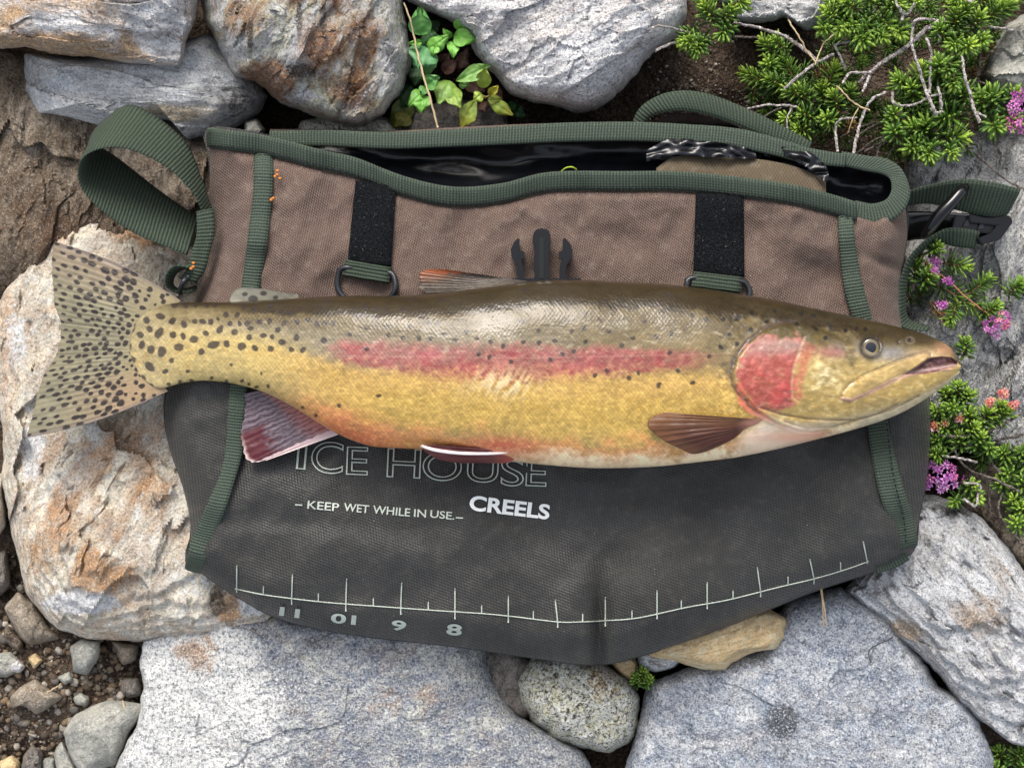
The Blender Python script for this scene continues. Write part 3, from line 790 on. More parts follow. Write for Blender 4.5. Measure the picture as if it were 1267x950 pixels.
# webbing edging
rimz = lambda x, y: np.maximum(bag_z(x, y + 16), 0.081)
_p = spline([(258,170),(290,174),(330,180),(400,198),(440,207),(500,230),(560,243),(620,239),(680,225),(770,224),(850,225),(960,237),(1020,250),(1060,262)], 120)
A = np.column_stack([_p[:, 0], _p[:, 1]-12, rimz(_p[:, 0], _p[:, 1])+0.004]); B = np.column_stack([_p[:, 0], _p[:, 1]+12.5, bag_z(_p[:, 0], _p[:, 1]+12.5)+0.0015])
fr = ribbon('rim_edging', A, B, M_web, creel, n=190, th=4, bow=1, m=9)
# corner loop of the rim on the far side
flat_strip('rim_edging', [(1056,260,.089),(1080,265,.089),(1103,258,.089),(1114,240,.088),(1110,218,.086),(1096,207,.084),(1070,202,.083),(1040,196,.082)], [24,26,26,24,19,20,19,17], M_web, creel, th=4, bow=.5, n=60, m=9)
flat_strip('rim_edging', z_list([(334,172),(400,171),(480,174),(560,171),(640,167),(700,164),(780,163),(850,166),(910,171),(960,182),(1000,193),(1046,199)], 0.083), [19,20,21,22,23,24,24,24,24,22,20,16], M_web, creel, th=4, bow=.5, n=140, m=9)
# corner seams
flat_strip('seam_edging', on([(326,188),(325,240),(317,310),(310,357),(304,420),(297,470)]), [24,24,25,22,24,24], M_web, creel, th=4, bow=1)
flat_strip('seam_edging', on([(296,470),(292,520),(289,560),(278,600),(262,640),(247,680),(240,705)], 0.002), [22,22,22,20,24,28,24], M_web, creel, th=4, bow=1, m=9)
flat_strip('seam_edging', on([(1046,262),(1048,300),(1055,350),(1066,392),(1078,440)], 0.002), [19,20,24,24,24], M_web, creel, th=4, bow=1, m=9)
flat_strip('seam_edging', on([(1078,440),(1084,510),(1092,560),(1104,610),(1116,645),(1122,676)], 0.002), [24,24,26,30,31,28], M_web, creel, th=4, bow=1, m=9)
flat_strip('seam_edging', on([(1085,703),(1100,698),(1112,692),(1122,686)], 0.003), [12,14,15,14], M_web, creel, th=4)
# stitching along the front rim and seams
M_thread = plain('dark_thread', (24, 30, 28), 0.9)
def stitches(pts, step=8.0, ln=5.0, dz=0.0031, zf=bag_z, name='stitching'):
    p = spline(pts, 400); d = np.concatenate([[0], np.cumsum(np.linalg.norm(np.diff(p, axis=0), axis=1))])
    parts = []
    s = 4.0
    while s + ln < d[-1]:
        q = [[np.interp(x, d, p[:, 0]), np.interp(x, d, p[:, 1])] for x in (s, s+ln/2, s+ln)]
        q = [(a, b, float(zf(a, b)) + dz) for a, b in q]
        parts.append(tube_geo(q, 1.1, n=3, k=4)); s += step
    V, F = join_geo(parts)
    return raw_mesh(name, V, F, M_thread, creel)
def _rim_z(x, y):
    return np.interp(x, _p[:, 0], .143*A[:, 2] + .857*B[:, 2])
stitches(np.column_stack([_p[:, 0], _p[:, 1]+9]), dz=0.0021, zf=_rim_z)
stitches([(1092,470),(1098,530),(1106,590),(1118,640),(1121,672)], 7, 4, 0.0062)

# hook-and-loop tabs with D-rings
def tab(q, w0, ringpts, zo=0.0022):
    """q: corner points of the black strip tl,tr,br,bl; w0: webbing end corners"""
    q = np.asarray(q, float); w0 = np.asarray(w0, float)
    def quad(c, name, mat, par, dz, th, m=9, n=22):
        l = spline([c[0], c[3]], n); r = spline([c[1], c[2]], n)
        A = np.column_stack([l, bag_z(l[:, 0], l[:, 1])+dz]); B = np.column_stack([r, bag_z(r[:, 0], r[:, 1])+dz])
        return ribbon(name, A, B, mat, par, n=n, th=th, m=m)
    s = quad(q, 'hook_and_loop_strip', M_loop, creel, zo, 5)
    quad(w0, 'webbing_end', M_web2, s, zo+0.001, 6, n=8)
    R = np.asarray(ringpts, float)
    tube('d_ring', np.column_stack([R, bag_z(R[:, 0], R[:, 1])+0.0028]), 3.6, M_ring, s, n=44, closed=True)
tab([(440,224),(490,233),(484,330),(430,323)], [(427,321),(484,331),(481,351),(424,341)],
    [(428,331),(419,340),(418,356),(428,369),(455,374),(480,370),(489,358),(488,344),(480,337)])
tab([(861,240),(920,243),(921,343),(858,337)], [(858,336),(919,343),(917,362),(855,354)],
    [(858,344),(850,352),(852,368),(870,380),(900,384),(922,376),(928,362),(924,352),(914,348)])

# side-release buckle half: a spine and two barbed prongs on a base bar
def extrude_poly(name, pts, z, h, mat, parent, bev=1.2):
    bm = bmesh.new()
    w = W(np.array([p[0] for p in pts], float), np.array([p[1] for p in pts], float), z)
    vs = [bm.verts.new(c) for c in w]
    f = bm.faces.new(vs)
    ex = bmesh.ops.extrude_face_region(bm, geom=[f])
    for v in [g for g in ex['geom'] if isinstance(g, bmesh.types.BMVert)]: v.co.z += h
    bmesh.ops.recalc_face_normals(bm, faces=bm.faces)
    bmesh.ops.bevel(bm, geom=list(bm.edges), offset=bev*S, segments=2, affect='EDGES', clamp_overlap=True)
    V = np.array([v.co[:] for v in bm.verts]); bm.verts.index_update()
    F = [[v.index for v in f.verts] for f in bm.faces]
    bm.free()
    return raw_mesh(name, V, F, mat, parent, smooth=False)
_bz = float(bag_z(670, 320)) + 0.003
buckle = extrude_poly('buckle', [(622,345),(718,345),(718,372),(622,372)], _bz-0.002, 0.004, M_plastic, creel)
sp = extrude_poly('spine', [(661,349),(661,306),(659,304),(659,292),(662,286),(667,284),(673,284),(678,286),(681,292),(681,304),(679,306),(679,349)], _bz, 0.0042, M_plastic, buckle)
extrude_poly('spine_groove', [(667,345),(667,294),(673,294),(673,345)], _bz+0.0040, 0.0007, M_thread, buckle, 0.4)
extrude_poly('prong', [(640,349),(640,330),(633,320),(632,310),(635,302),(641,295),(643,296),(643,311),(649,312),(649,321),(645,322),(646,328),(648,334),(648,349)], _bz, 0.0035, M_plastic, buckle, 0.9)
extrude_poly('prong', [(700,349),(700,330),(707,320),(708,310),(705,302),(698,295),(696,296),(696,311),(691,312),(691,321),(695,322),(694,328),(692,334),(692,349)], _bz, 0.0035, M_plastic, buckle, 0.9)

# strap loop at the left end
near = [(253,270,.088),(238,238,.095),(202,204,.102),(152,183,.108),(113,188,.110),(97,208,.108),(107,242,.102),(160,285,.094),(232,316,.086)]
far = [(262,258,.078),(250,222,.080),(226,172,.082),(168,131,.083),(132,146,.083),(114,172,.080),(146,196,.076),(200,238,.072),(246,270,.070)]
ribbon('carrying_strap', near, far, M_web2, creel, n=110, th=4, m=9)
ribbon('strap_end', [(243,262,.090),(243,290,.090),(237,312,.089),(231,332,.088),(222,345,.087)], [(264,258,.088),(266,285,.088),(260,312,.088),(254,334,.087),(243,350,.086)], M_web2, creel, n=40, th=4, m=7)
# its curled tip round a ring
ribbon('strap_end', [(236,332,.091),(216,329,.094),(205,341,.093),(207,356,.089),(222,363,.085),(240,360,.084)], [(247,326,.080),(222,336,.081),(215,346,.080),(216,354,.078),(226,358,.077),(244,354,.076)], M_web2, creel, n=40, th=4, m=6)
tube('ring', [(222,362,.086),(226,350,.092),(233,343,.090)], 3.2, M_ring, creel, n=14)

# strap and slide buckle at the right end
ribbon('carrying_strap', [(1112,240,.070),(1150,229,.074),(1190,222,.078),(1230,226,.080),(1263,234,.078)], [(1112,256,.060),(1150,252,.062),(1192,262,.066),(1225,268,.068),(1246,266,.068)], M_web2, creel, n=50, th=4, m=8)
ribbon('carrying_strap', [(1110,262,.058),(1150,262,.060),(1200,264,.060),(1240,262,.060)], [(1112,300,.052),(1140,296,.053),(1190,298,.056),(1216,304,.057)], M_plastic, creel, n=30, th=5, m=6)
ribbon('carrying_strap', [(1212,286,.064),(1185,282,.067),(1168,284,.067),(1146,297,.068),(1125,318,.067),(1114,345,.066),(1112,380,.066),(1116,404,.066),(1148,410,.064)],
       [(1206,308,.060),(1182,305,.060),(1166,302,.058),(1150,305,.056),(1132,322,.056),(1123,348,.056),(1121,378,.056),(1127,396,.056),(1152,404,.056)], M_web2, creel, n=70, th=4, m=7)
sb = tube('slide_buckle', [(1143,293,.072),(1150,283,.076),(1163,266,.079),(1178,250,.080),(1190,236,.079),(1196,231,.076)], [4.5,7,8,7.5,7,5], M_plastic, creel, n=24, k=12)
extrude_poly('ladder_frame', [(1196,264),(1246,268),(1250,276),(1234,298),(1212,304),(1206,296),(1222,290),(1230,280),(1196,276)], .062, .004, M_plastic, sb)
extrude_poly('ladder_bar', [(1180,268),(1230,272),(1222,290),(1176,284)], .060, .003, M_plastic, sb)
extrude_poly('ladder_tooth', [(1193,274),(1200,271),(1197,280),(1190,282)], .0625, .002, M_ring, sb, .4)
extrude_poly('ladder_tooth', [(1211,277),(1218,273),(1215,283),(1208,285)], .0625, .002, M_ring, sb, .4)
# back strap arching behind the mouth
flat_strip('back_strap', [(786,160,.072),(800,138,.076),(830,126,.080),(865,127,.080),(905,140,.079),(950,160,.078),(1000,186,.076)], [14,18,24,26,25,24,22], M_web2, creel, th=4, bow=1, n=60)
raw_mesh('liner_fold', W(*[np.array(q, float) for q in zip(*[(808,152,.075),(830,140,.076),(860,140,.076),(900,152,.075),(930,164,.074),(870,162,.070)])]), [[0,1,2,3,4,5]], M_liner, creel)
# tan flap inside the mouth
def flap():
    nu, nv = 60, 10
    a = spline([(812,208),(835,194),(880,192),(930,196),(980,205),(1022,222)], nu); b = spline([(812,218),(850,219),(900,222),(960,231),(1000,238),(1022,244)], nu)
    v = np.linspace(0, 1, nv)[:, None]
    px = a[None, :, 0]*(1-v)+b[None, :, 0]*v; py = a[None, :, 1]*(1-v)+b[None, :, 1]*v
    z = 0.0835 + 0.0012*np.sin(px/21) - 0.002*(1-v)**2
    raw_mesh('inner_flap', W(px, py, z).reshape(-1, 3), grid_faces(nv, nu), M_tanin, creel, uv=np.stack([px, py], -1).reshape(-1, 2))
flap()
def liner_scrap(pts, seed):
    p = np.array(pts, float)
    n = 40
    a = spline(p[0], n); b = spline(p[1], n); v = np.linspace(0, 1, 10)[:, None]
    px = a[None, :, 0]*(1-v)+b[None, :, 0]*v; py = a[None, :, 1]*(1-v)+b[None, :, 1]*v
    z = 0.0832 + 0.0022*ridged(px/34, py/16, seed, 2) + .0010*pn(px/13, py/9, seed)
    raw_mesh('liner_fold', W(px, py, z).reshape(-1, 3), grid_faces(10, n), M_liner, creel)
liner_scrap([[(800,186),(830,172),(870,174),(920,182),(935,190)], [(800,200),(830,192),(870,194),(915,196),(936,196)]], 3)
liner_scrap([[(966,182),(985,182),(1005,190),(1022,206),(1026,222)], [(972,192),(985,200),(1000,208),(1012,218),(1022,226)]], 5)

# ---------------------------------------------------------------- print on the lower panel
def text_geo(body, size=1.0, outline=0.0, bold=0.0, space=1.0):
    cu = bpy.data.curves.new('txt', 'FONT'); cu.body = body; cu.size = size; cu.space_character = space
    cu.offset = bold; cu.resolution_u = 6
    if outline:
        cu.fill_mode = 'NONE'; cu.bevel_depth = outline; cu.bevel_resolution = 1
    ob = bpy.data.objects.new('txt', cu); COL.objects.link(ob)
    dg = bpy.context.evaluated_depsgraph_get(); dg.update()
    me = bpy.data.meshes.new_from_object(ob.evaluated_get(dg))
    V = np.array([v.co[:] for v in me.vertices]); F = [list(p.vertices) for p in me.polygons]
    bpy.data.objects.remove(ob); bpy.data.curves.remove(cu); bpy.data.meshes.remove(me)
    return V, F
def printed(name, body, box, mat, rot180=False, outline=0.0, bold=0.0, dz=0.0006, label=None):
    """fit the lettering between the photo points box = (left-base, right-base, height in px)"""
    V, F = text_geo(body, 1.0, outline, bold)
    (x0, y0), (x1, y1), h = box
    mn, mx = V.min(0), V.max(0)
    u = (V[:, 0]-mn[0])/(mx[0]-mn[0]); v = (V[:, 1]-mn[1])/(mx[1]-mn[1])
    if rot180: u, v = 1-u, 1-v
    d = np.array([x1-x0, y1-y0]); L = np.linalg.norm(d); d = d/L; nrm = np.array([d[1], -d[0]])
    px = x0 + d[0]*u*L + nrm[0]*v*h; py = y0 + d[1]*u*L + nrm[1]*v*h
    z = bag_z(px, py) + dz
    if outline: z = z + 0.0002*np.sign(V[:, 2])
    o = raw_mesh(name, W(px, py, z), F, mat, lower, smooth=False)
    if label: o['label'] = label
    return o
for ch, box in (('I', ((366,580),(378,581),37)), ('C', ((384,585),(424,587),40)), ('E', ((428,587),(455,588),35)), ('H', ((478,590),(520,592),36)),
                ('O', ((522,594),(571,596),36)), ('U', ((577,596),(616,598),35)), ('S', ((619,601),(648,602),36)), ('E', ((650,601),(676,602),34))):
    printed('printed_letter', ch, box, M_print, outline=0.013)
for wd, box in (('\u2013', ((365,625),(374,625.5),1.6)), ('KEEP', ((380,629),(419,632.5),10)), ('WET', ((425,632),(456,635),10)), ('WHILE', ((461,635),(507,639),10)),
                ('IN', ((512,639),(527,640),9.5)), ('USE.', ((532,640),(562,643),9.5)), ('\u2013', ((564,641),(573,641.5),1.6))):
    printed('printed_word', wd, box, M_print, bold=0.012)
printed('printed_word', 'CREELS', ((580,631),(679,643),19), M_print_w, bold=0.032, label='bold white word CREELS')
printed('printed_numeral', '11', ((345,761),(370,764.5),11), M_print, rot180=True, bold=0.03, dz=0.0022)
printed('printed_numeral', '10', ((409,770),(440,773),12), M_print, rot180=True, bold=0.03)
printed('printed_numeral', '9', ((484,779),(502,780.5),12.5), M_print, bold=0.03)
printed('printed_numeral', '8', ((552,785),(571,786.5),14), M_print, bold=0.03)
RUL = [(291,728),(330,736),(400,744.5),(470,750),(540,755),(600,759),(640,763),(690,769),(720,769),(750,767.5),(790,764),(850,751),(900,742),(960,727),(1010,715),(1050,703),(1075,694)]
rl = spline(RUL, 260)
def on_line(x): return float(np.interp(x, rl[:, 0], rl[:, 1]))
tube('ruler_line', np.column_stack([rl, bag_z(rl[:, 0], rl[:, 1])+0.0004]), 0.75, M_print, lower, n=260, k=5)
def tick(x, up, dn, lean=0.0):
    y = on_line(x); p = spline([(x+lean, y-up), (x, y), (x, y+dn)] if dn else [(x+lean, y-up), (x, y)], 8)
    tube('ruler_tick', np.column_stack([p, bag_z(p[:, 0], p[:, 1])+0.0005]), 0.85, M_print, lower, n=10, k=5)
for x, up, dn, le in ((293,29,4,0),(361,30,7,1),(428,31,9,1),(496,31,8,1),(563,29,9,0),(629,25,8,0),(690,27,7,-3),(749,29,7,0),(813,29,6,0),(875,27,6,0),(941,30,6,-4),(1007,24,6,-5),(1073,25,2,-5)):
    tick(x, up, dn, le)
for x in (326,394,462,530,596,660,721,782,843,907,975,1040): tick(x, 10, 0)
# ---------------------------------------------------------------- trout
TOPC = np.array([(160,428),(162,415),(167,403),(176,391),(190,382),(215,375),(250,374),(286,373.5),(350,370),(420,366),(480,366),(535,363.5),(590,357),(656,348),(700,346),(760,348),(820,351),(870,357),(910,363),(955,370),(999,379.5),(1030,386),(1058,392),(1090,399),(1113,405),(1140,412),(1158,419),(1170,425),(1178,432),(1184,441),(1189.5,452)])
BOTC = np.array([(160,429),(162,442),(167,455),(176,468),(190,478),(202,480),(225,474),(249,471),(270,472),(290,475),(323,484),(360,502),(395,524),(418,537),(445,548),(467,553),(520,556),(570,560),(610,566),(653,573),(720,578.5),(770,579),(820,576.5),(870,571),(910,566),(960,556),(1006,545),(1058,531),(1090,521),(1113,512),(1135,500),(1154,488),(1170,477),(1182,466),(1187,459),(1189.5,453)])
ZCX = [160, 230, 300, 420, 560, 700, 850, 950, 1050, 1190]
ZCZ = [.0897, .0960, .1030, .1120, .1155, .1165, .1165, .1160, .1135, .1100]
THX = [160, 186, 206, 230, 300, 420, 560, 700, 850, 930, 1000, 1080, 1140, 1175, 1190]
THP = [1, 5, 12, 20, 31, 46, 58, 61, 60, 57, 53, 42, 28, 15, 4]          # half thickness in px
def smooth_interp(x, P):
    sp = spline(P, 600); o = np.argsort(sp[:, 0]); return np.interp(x, sp[o, 0], sp[o, 1])
def ftop(x): return smooth_interp(x, TOPC)
def fbot(x): return smooth_interp(x, BOTC)
def fzc(x): return np.interp(x, *spline(np.column_stack([ZCX, np.array(ZCZ)*1e4]), 300).T) * 1e-4
def fth(x): return np.interp(x, *spline(np.column_stack([THX, THP]), 300).T)
def Q(pts, ox, oy, s): return [(ox + a/s, oy + b/s) for a, b in pts]

OPERC = Q([(330,190),(240,222),(165,285),(118,350),(102,420),(112,470),(150,520),(215,590),(300,645),(400,680),(470,684),(560,670),(640,640),(700,600),(720,520),(640,380),(600,260),(500,210),(420,190)], 880, 350, 3.727)
RED = Q([(250,240),(330,262),(425,245),(405,330),(384,400),(374,500),(385,560),(330,590),(260,590),(205,570),(150,510),(116,455),(112,410),(135,340),(188,275)], 880, 350, 3.727)
RED2 = Q([(438,280),(480,288),(470,330),(440,400),(420,470),(425,530),(400,545),(382,520),(392,420),(412,340)], 880, 350, 3.727)
MEMB = Q([(110,470),(135,460),(165,520),(215,575),(300,645),(430,690),(560,672),(500,715),(380,690),(260,640),(170,600),(125,560)], 880, 350, 3.727)
MAX = Q([(985,322),(850,368),(700,432),(640,470),(606,510),(604,535),(640,544),(720,506),(840,446),(950,396),(1010,350),(1005,330)], 880, 350, 3.727)
MOUTH = Q([(880,424),(940,388),(1000,346),(1060,338),(1108,342),(1138,362),(1136,384),(1112,392),(1090,392),(1050,410),(980,422)], 880, 350, 3.727)
PRE = Q([(430,250),(405,310),(378,390),(370,470),(375,530),(400,546)], 880, 350, 3.727)
JAWL = Q([(225,575),(320,605),(430,625),(540,632),(650,632),(760,605),(860,560)], 880, 350, 3.727)
JAWL2 = Q([(340,640),(440,672),(560,662),(700,625),(830,585),(960,520)], 880, 350, 3.727)
LIP = Q([(604,535),(650,540),(730,505),(850,445),(900,425),(980,408),(1060,398),(1100,400)], 880, 350, 3.727)
EYE = (1077.5, 430.0)

def head_relief(px, py):
    h = np.zeros(px.shape)
    m = px > 895
    x, y = px[m], py[m]
    d = sdf(x, y, OPERC)
    g = 4.2*sm(-2.5, 3.0, d) * sm(1075, 1010, x)
    g += 1.6*np.exp(-(segdist(x, y, MEMB)/2.0)**2)*0.4 + 2.0*sm(-2, 3, sdf(x, y, MEMB))*sm(0, 4, -d)
    g -= 0.8*np.exp(-(segdist(x, y, PRE, False)/2.0)**2)
    g -= 1.6*np.exp(-(segdist(x, y, JAWL, False)/1.8)**2) + 1.4*np.exp(-(segdist(x, y, JAWL2, False)/1.8)**2)
    dm = sdf(x, y, MAX)
    g += 2.0*sm(-1.2, 4.0, dm)
    g -= 1.2*np.exp(-((dm+1.6)/1.5)**2)
    g += 1.5*np.exp(-(segdist(x, y, LIP, False)/2.0)**2)
    g -= 8.0*sm(-0.5, 3.5, sdf(x, y, MOUTH))
    re = np.hypot(x-EYE[0], (y-EYE[1])*1.05)
    g += 0.5*np.exp(-((re-15)/3.0)**2) - 2.2*sm(13, 9, re)
    g += 1.8*np.exp(-(np.hypot(x-1119, y-420)/4)**2) - 2.6*np.exp(-(np.hypot(x-1126, y-421)/2.6)**2) - 2.0*np.exp(-(np.hypot(x-1111, y-424)/2.2)**2)
    g += 1.1*fbm(x/18, y/14, 3, 4)
    h[m] = g * sm(895, 910, x)
    return h

SP4 = [(497,315,5.5),(538,345,4.5),(588,330,5),(478,377,6),(550,378,4.3),(584,392,6.3),(515,398,4.6),(634,348,4.6),(676,360,4.6),(636,398,4.6),(672,403,4),(712,415,5.5),(716,350,3.6),(745,350,4),(774,350,4),(757,393,4),(808,380,5),(830,325,4),(872,325,3.6),(800,340,2.6),(845,357,3.6),(880,358,3.4),(907,358,4),(862,390,4.4),(920,375,3.6),(915,408,4),(953,352,3.6),(990,348,3.6),(1020,380,3.6),(1043,355,3.6),(1090,353,3.6),(1130,343,3.2),(1165,358,3.6),(1193,355,3.2),(1222,357,3.4),(967,402,4.2),(1000,405,3.2),(1035,425,4.4),(1088,410,4.2),(1190,420,4.4),(1113,455,4),(1072,453,3.8),(995,450,4.2),(937,447,4.2),(888,440,5.5),(833,432,4.6),(784,435,6.5),(740,460,4.2),(657,445,5.8),(594,462,6.4),(555,452,5.5),(522,435,4.8),(470,440,5.2),(487,490,4.6),(550,515,6.2),(490,525,4),(450,497,4.4),(607,533,3.8),(630,493,3.4),(690,533,2.8),(525,558,4),(555,587,3.4),(465,588,3.4),(620,580,3),(660,573,3),(705,567,3),(777,557,2.6),(832,570,2.6),(890,567,2.6),(915,580,2.4),(942,590,2.4),(985,587,2.6),(850,508,2.4),(960,541,2),(1112,665,2.2),(1160,695,2.4),(1245,655,2),
 (640,288,4.5),(681,291,3.4),(720,292,2.8),(760,292,2.8),(790,292,2.8),(895,297,3),(935,303,3.6),(990,293,3.4),(1030,313,2.8),(1068,318,3.2),(1105,303,3),(1145,297,2.4),(1185,305,2.6),(975,313,2.6)]
SP5 = [(10,275),(70,320),(108,303),(155,297),(195,305),(228,303),(290,308),(308,270),(335,270),(435,270),(35,355),(5,355),(127,325),(197,340),(160,375),(237,365),(97,397),(240,400),(318,370),(292,410),(387,355),(420,355),(352,413),(395,413),(442,397),(483,418),(525,388),(565,410),(615,425),(735,425),(793,428),(850,420),(790,385),(728,350),(913,385),(958,375),(963,425),(1013,342),(1050,387),(965,320),(1140,410),(1097,437),(1180,350),(1223,405),(1032,275),(740,235),(690,497),(998,548),(1042,530),(1122,558),(1157,540),(1233,580),(835,490),(205,622),(58,658),(160,450),(660,440),(570,470),(610,480),(880,470),(920,460)]
SP6 = [(153,300),(198,312),(258,312),(303,312),(353,290),(403,320),(350,347),(83,360),(32,368),(278,362),(303,395),(248,405),(210,437),(105,485),(155,525),(40,535),(78,425),(45,285),(430,285),(522,293),(560,300),(505,328),(568,345),(617,338),(668,350),(703,343),(735,345),(600,375),(858,555),(75,232)]
SPOTS = [(a/2.969, 280+b/2.969, r) for a, b, r in SP4] + [(400+a/2.969, 280+b/2.969, 3.1) for a, b in SP5] + [(800+a/2.713, 280+b/2.713, 3.0 if b < 540 else 1.7) for a, b in SP6]

def scales(px, py):
    """overlapping scale rows: (random value per scale, position within the scale 0 front .. 1 rear edge)"""
    v = py/3.3; r = np.floor(v).astype(int); fv = v - r - .5
    u = px/5.0 + .5*(r % 2) + .9*fv**2
    k = np.floor(u).astype(int)
    h = _perm[(_perm[k & 511] + r) & 511] / 511.0
    return h, u - k

def mixc(c, k, rgb):
    return c + (lin(rgb) - c) * k[..., None]

def fish_colour(px, py):
    T, B = np.where(px < 215, 375, ftop(px)), np.where(px < 202, 480, fbot(px))
    t = (py - T) / (B - T + 1e-6)
    n1 = fbm(px/34, py/26, 1, 4, .6); n2 = fbm(px/9, py/7, 2, 3, .6); n3 = fbm(px/4.2, py/3.6, 3, 2)
    tt = t + 0.018*n1 + 0.016*n2
    c = np.zeros(px.shape + (3,)) + lin((50, 40, 22))
    c = mixc(c, sm(0.125, 0.165, tt), (92, 79, 52))
    c = mixc(c, sm(0.20, 0.34, tt)*sm(820, 620, px), (122, 112, 90))
    c = mixc(c, sm(0.20, 0.34, tt)*sm(640, 860, px), (116, 100, 66))
    c = mixc(c, sm(0.42, 0.55, tt), (178, 144, 80))
    c = mixc(c, sm(0.55, 0.70, tt)*sm(380, 480, px), (182, 150, 78))
    c = mixc(c, sm(0.72, 0.9, tt)*sm(500, 700, px)*0.7, (198, 166, 90))
    # tail root: cream and tan
    c = mixc(c, sm(430, 300, px)*sm(0.25, 0.5, tt)*0.8, (188, 166, 106))
    c = mixc(c, sm(330, 210, px)*sm(0.2, 0.4, tt)*0.75, (178, 156, 98))
    # lower belly: orange, then pale
    bel = sm(0.80, 0.93, tt + 0.05*n1)
    c = mixc(c, bel*sm(330, 430, px)*sm(1010, 900, px)*0.85, (206, 140, 84))
    c = mixc(c, sm(0.905, 0.985, tt + 0.02*n1)*sm(560, 720, px)*0.9, (244, 220, 182))  # pale skin, its colour raised to stand for light on the belly
    c = mixc(c, np.exp(-((px-440)/50)**2)*sm(.72, .98, tt)*.75, (196, 92, 60))
    c = mixc(c, np.exp(-((px-620)/46)**2 - ((py-552)/12)**2)*.75, (196, 78, 62))
    # red flank stripe
    ys = np.interp(px, [380, 450, 560, 650, 750, 870, 920], [432, 438, 448, 450, 447, 444, 442])
    hw = 1.08*np.interp(px, [395, 420, 480, 560, 640, 700, 780, 860, 900], [4, 13, 18, 22, 24, 20, 16, 11, 5])
    dy = np.abs(py - ys + 3*n1 + 2.6*n2)
    st = sm(1.25, 0.45, dy/hw) * sm(394, 440, px + 12*n1)*sm(905, 830, px + 14*n1)
    c = mixc(c, st*(0.66 + .2*np.clip(n1, -1, 1)), (142, 62, 70))
    c = mixc(c, st*sm(.0, .6, fbm((px+.8*py)/8, (py-.5*px)/16, 14, 3))*.35, (178, 120, 100))
    c = mixc(c, st*sm(-.05, -.6, n2)*.5, (142, 48, 54))
    # rubbed pale scales below the stripe
    rub = np.exp(-((px-622)/36)**2 - ((py-476)/16)**2)*sm(-.15, .35, fbm((px+0.6*py)/7, (py-.3*px)/30, 8, 3) + .15)
    c = mixc(c, rub*.85, (222, 202, 158))
    # lateral line
    yl = np.interp(px, [220, 400, 650, 920], [428, 440, 443, 437])
    c = mixc(c, np.exp(-((py-yl)/0.8)**2)*sm(300, 420, px)*sm(925, 900, px)*.16, (214, 170, 150))
    c = mixc(c, sm(330, 230, px)*sm(.02, .12, t)*.35, (176, 158, 112))
    c = mixc(c, sm(235, 172, px)*.85, (154, 140, 104))
    # mottling and scale grain
    c = c * (1 + 0.16*n1 + 0.16*n2 + 0.14*n3)[..., None]
    c = mixc(c, sm(.25, .8, n2)*sm(.35, .6, t)*.26, (214, 184, 108))
    c = mixc(c, sm(.1, .8, n3)*sm(.4, .6, t)*.25, (222, 190, 112))
    c = mixc(c, sm(.2, .8, fbm(px/16, py/10, 15, 3, .6))*sm(.5, .62, t)*sm(.86, .76, t)*.45, (172, 134, 62))
    c = mixc(c, sm(.3, .9, fbm(px/13, py/6, 12, 3))*sm(.18, .26, t)*sm(.46, .36, t)*.45, (172, 162, 136))
    hs_, fs_ = scales(px, py)
    c = c * (1 + (.26*(hs_ - .5) - .20*sm(.30, .0, fs_) + .10*np.exp(-((fs_-.45)/.2)**2))*sm(.06, .2, t)*sm(1.0, .93, t))[..., None]
    # spots
    dark = np.zeros(px.shape)
    for i, (sx, sy, r) in enumerate(SPOTS):
        m = (np.abs(px-sx) < r*2.2) & (np.abs(py-sy) < r*2.2)
        if not m.any(): continue
        x, y = px[m]-sx, py[m]-sy
        a = (i*1.7) % 3.14; ca, sa = math.cos(a), math.sin(a); ecc = 0.90 + 0.09*math.sin(i*2.3)
        d = np.hypot((x*ca + y*sa)*ecc, (-x*sa + y*ca)/ecc) / r + 0.16*n2[m]
        dark[m] = np.maximum(dark[m], sm(1.08, 0.82, d))
    c = mixc(c, dark*(0.90 + 0.2*np.clip(n3, -1, 0)), (46, 37, 36))
    # head
    m = px > 890
    if m.any():
        x, y = px[m], py[m]; h = c[m]
        q1, q2, q3 = n1[m], n2[m], n3[m]
        d = sdf(x, y, OPERC) + 1.5*q2
        hd = np.maximum(sm(-3, 3, d), sm(1050, 1068, x))
        yy = (y - T[m])/(B[m]-T[m]+1e-6)
        sk = np.zeros(h.shape) + lin((56, 46, 26))
        sk = mixc(sk, sm(.12, .26, yy + .03*q1), (92, 79, 44))
        sk = mixc(sk, sm(.24, .44, yy + .04*q1), (170, 146, 90))
        sk = mixc(sk, sm(.5, .7, yy)*.6, (172, 142, 76))
        sk = mixc(sk, sm(.2, .7, q2 + .4*q1)*.35*sm(.26, .4, yy), (210, 192, 130))
        sk = mixc(sk, np.exp(-((x-1022)/16)**2 - ((y-466)/18)**2)*.65*sm(-.6, .5, q2), (226, 214, 172))
        sk = mixc(sk, np.exp(-((x-1052)/26)**2 - ((y-432)/9)**2)*.75, (118, 114, 108))
        sk = mixc(sk, np.exp(-((x-1100)/24)**2 - ((y-438)/9)**2)*.8, (138, 136, 136))
        sk = mixc(sk, np.exp(-((x-1150)/26)**2 - ((y-440)/9)**2)*.7, (196, 168, 130))
        sk = mixc(sk, np.exp(-((x-1170)/12)**2 - ((y-432)/9)**2)*.8, (168, 128, 96))
        sk = mixc(sk, np.exp(-((x-1028)/22)**2 - ((y-436)/7)**2)*.55, (190, 120, 112))
        sk = mixc(sk, sm(.82, .97, yy)*.75, (206, 194, 164))
        h = h + (sk - h)*hd[..., None]
        r1 = sm(-4, 4, sdf(x, y, RED) + 4.5*q2 + 2*q1); r2 = sm(-3, 3.5, sdf(x, y, RED2) + 3.5*q2)
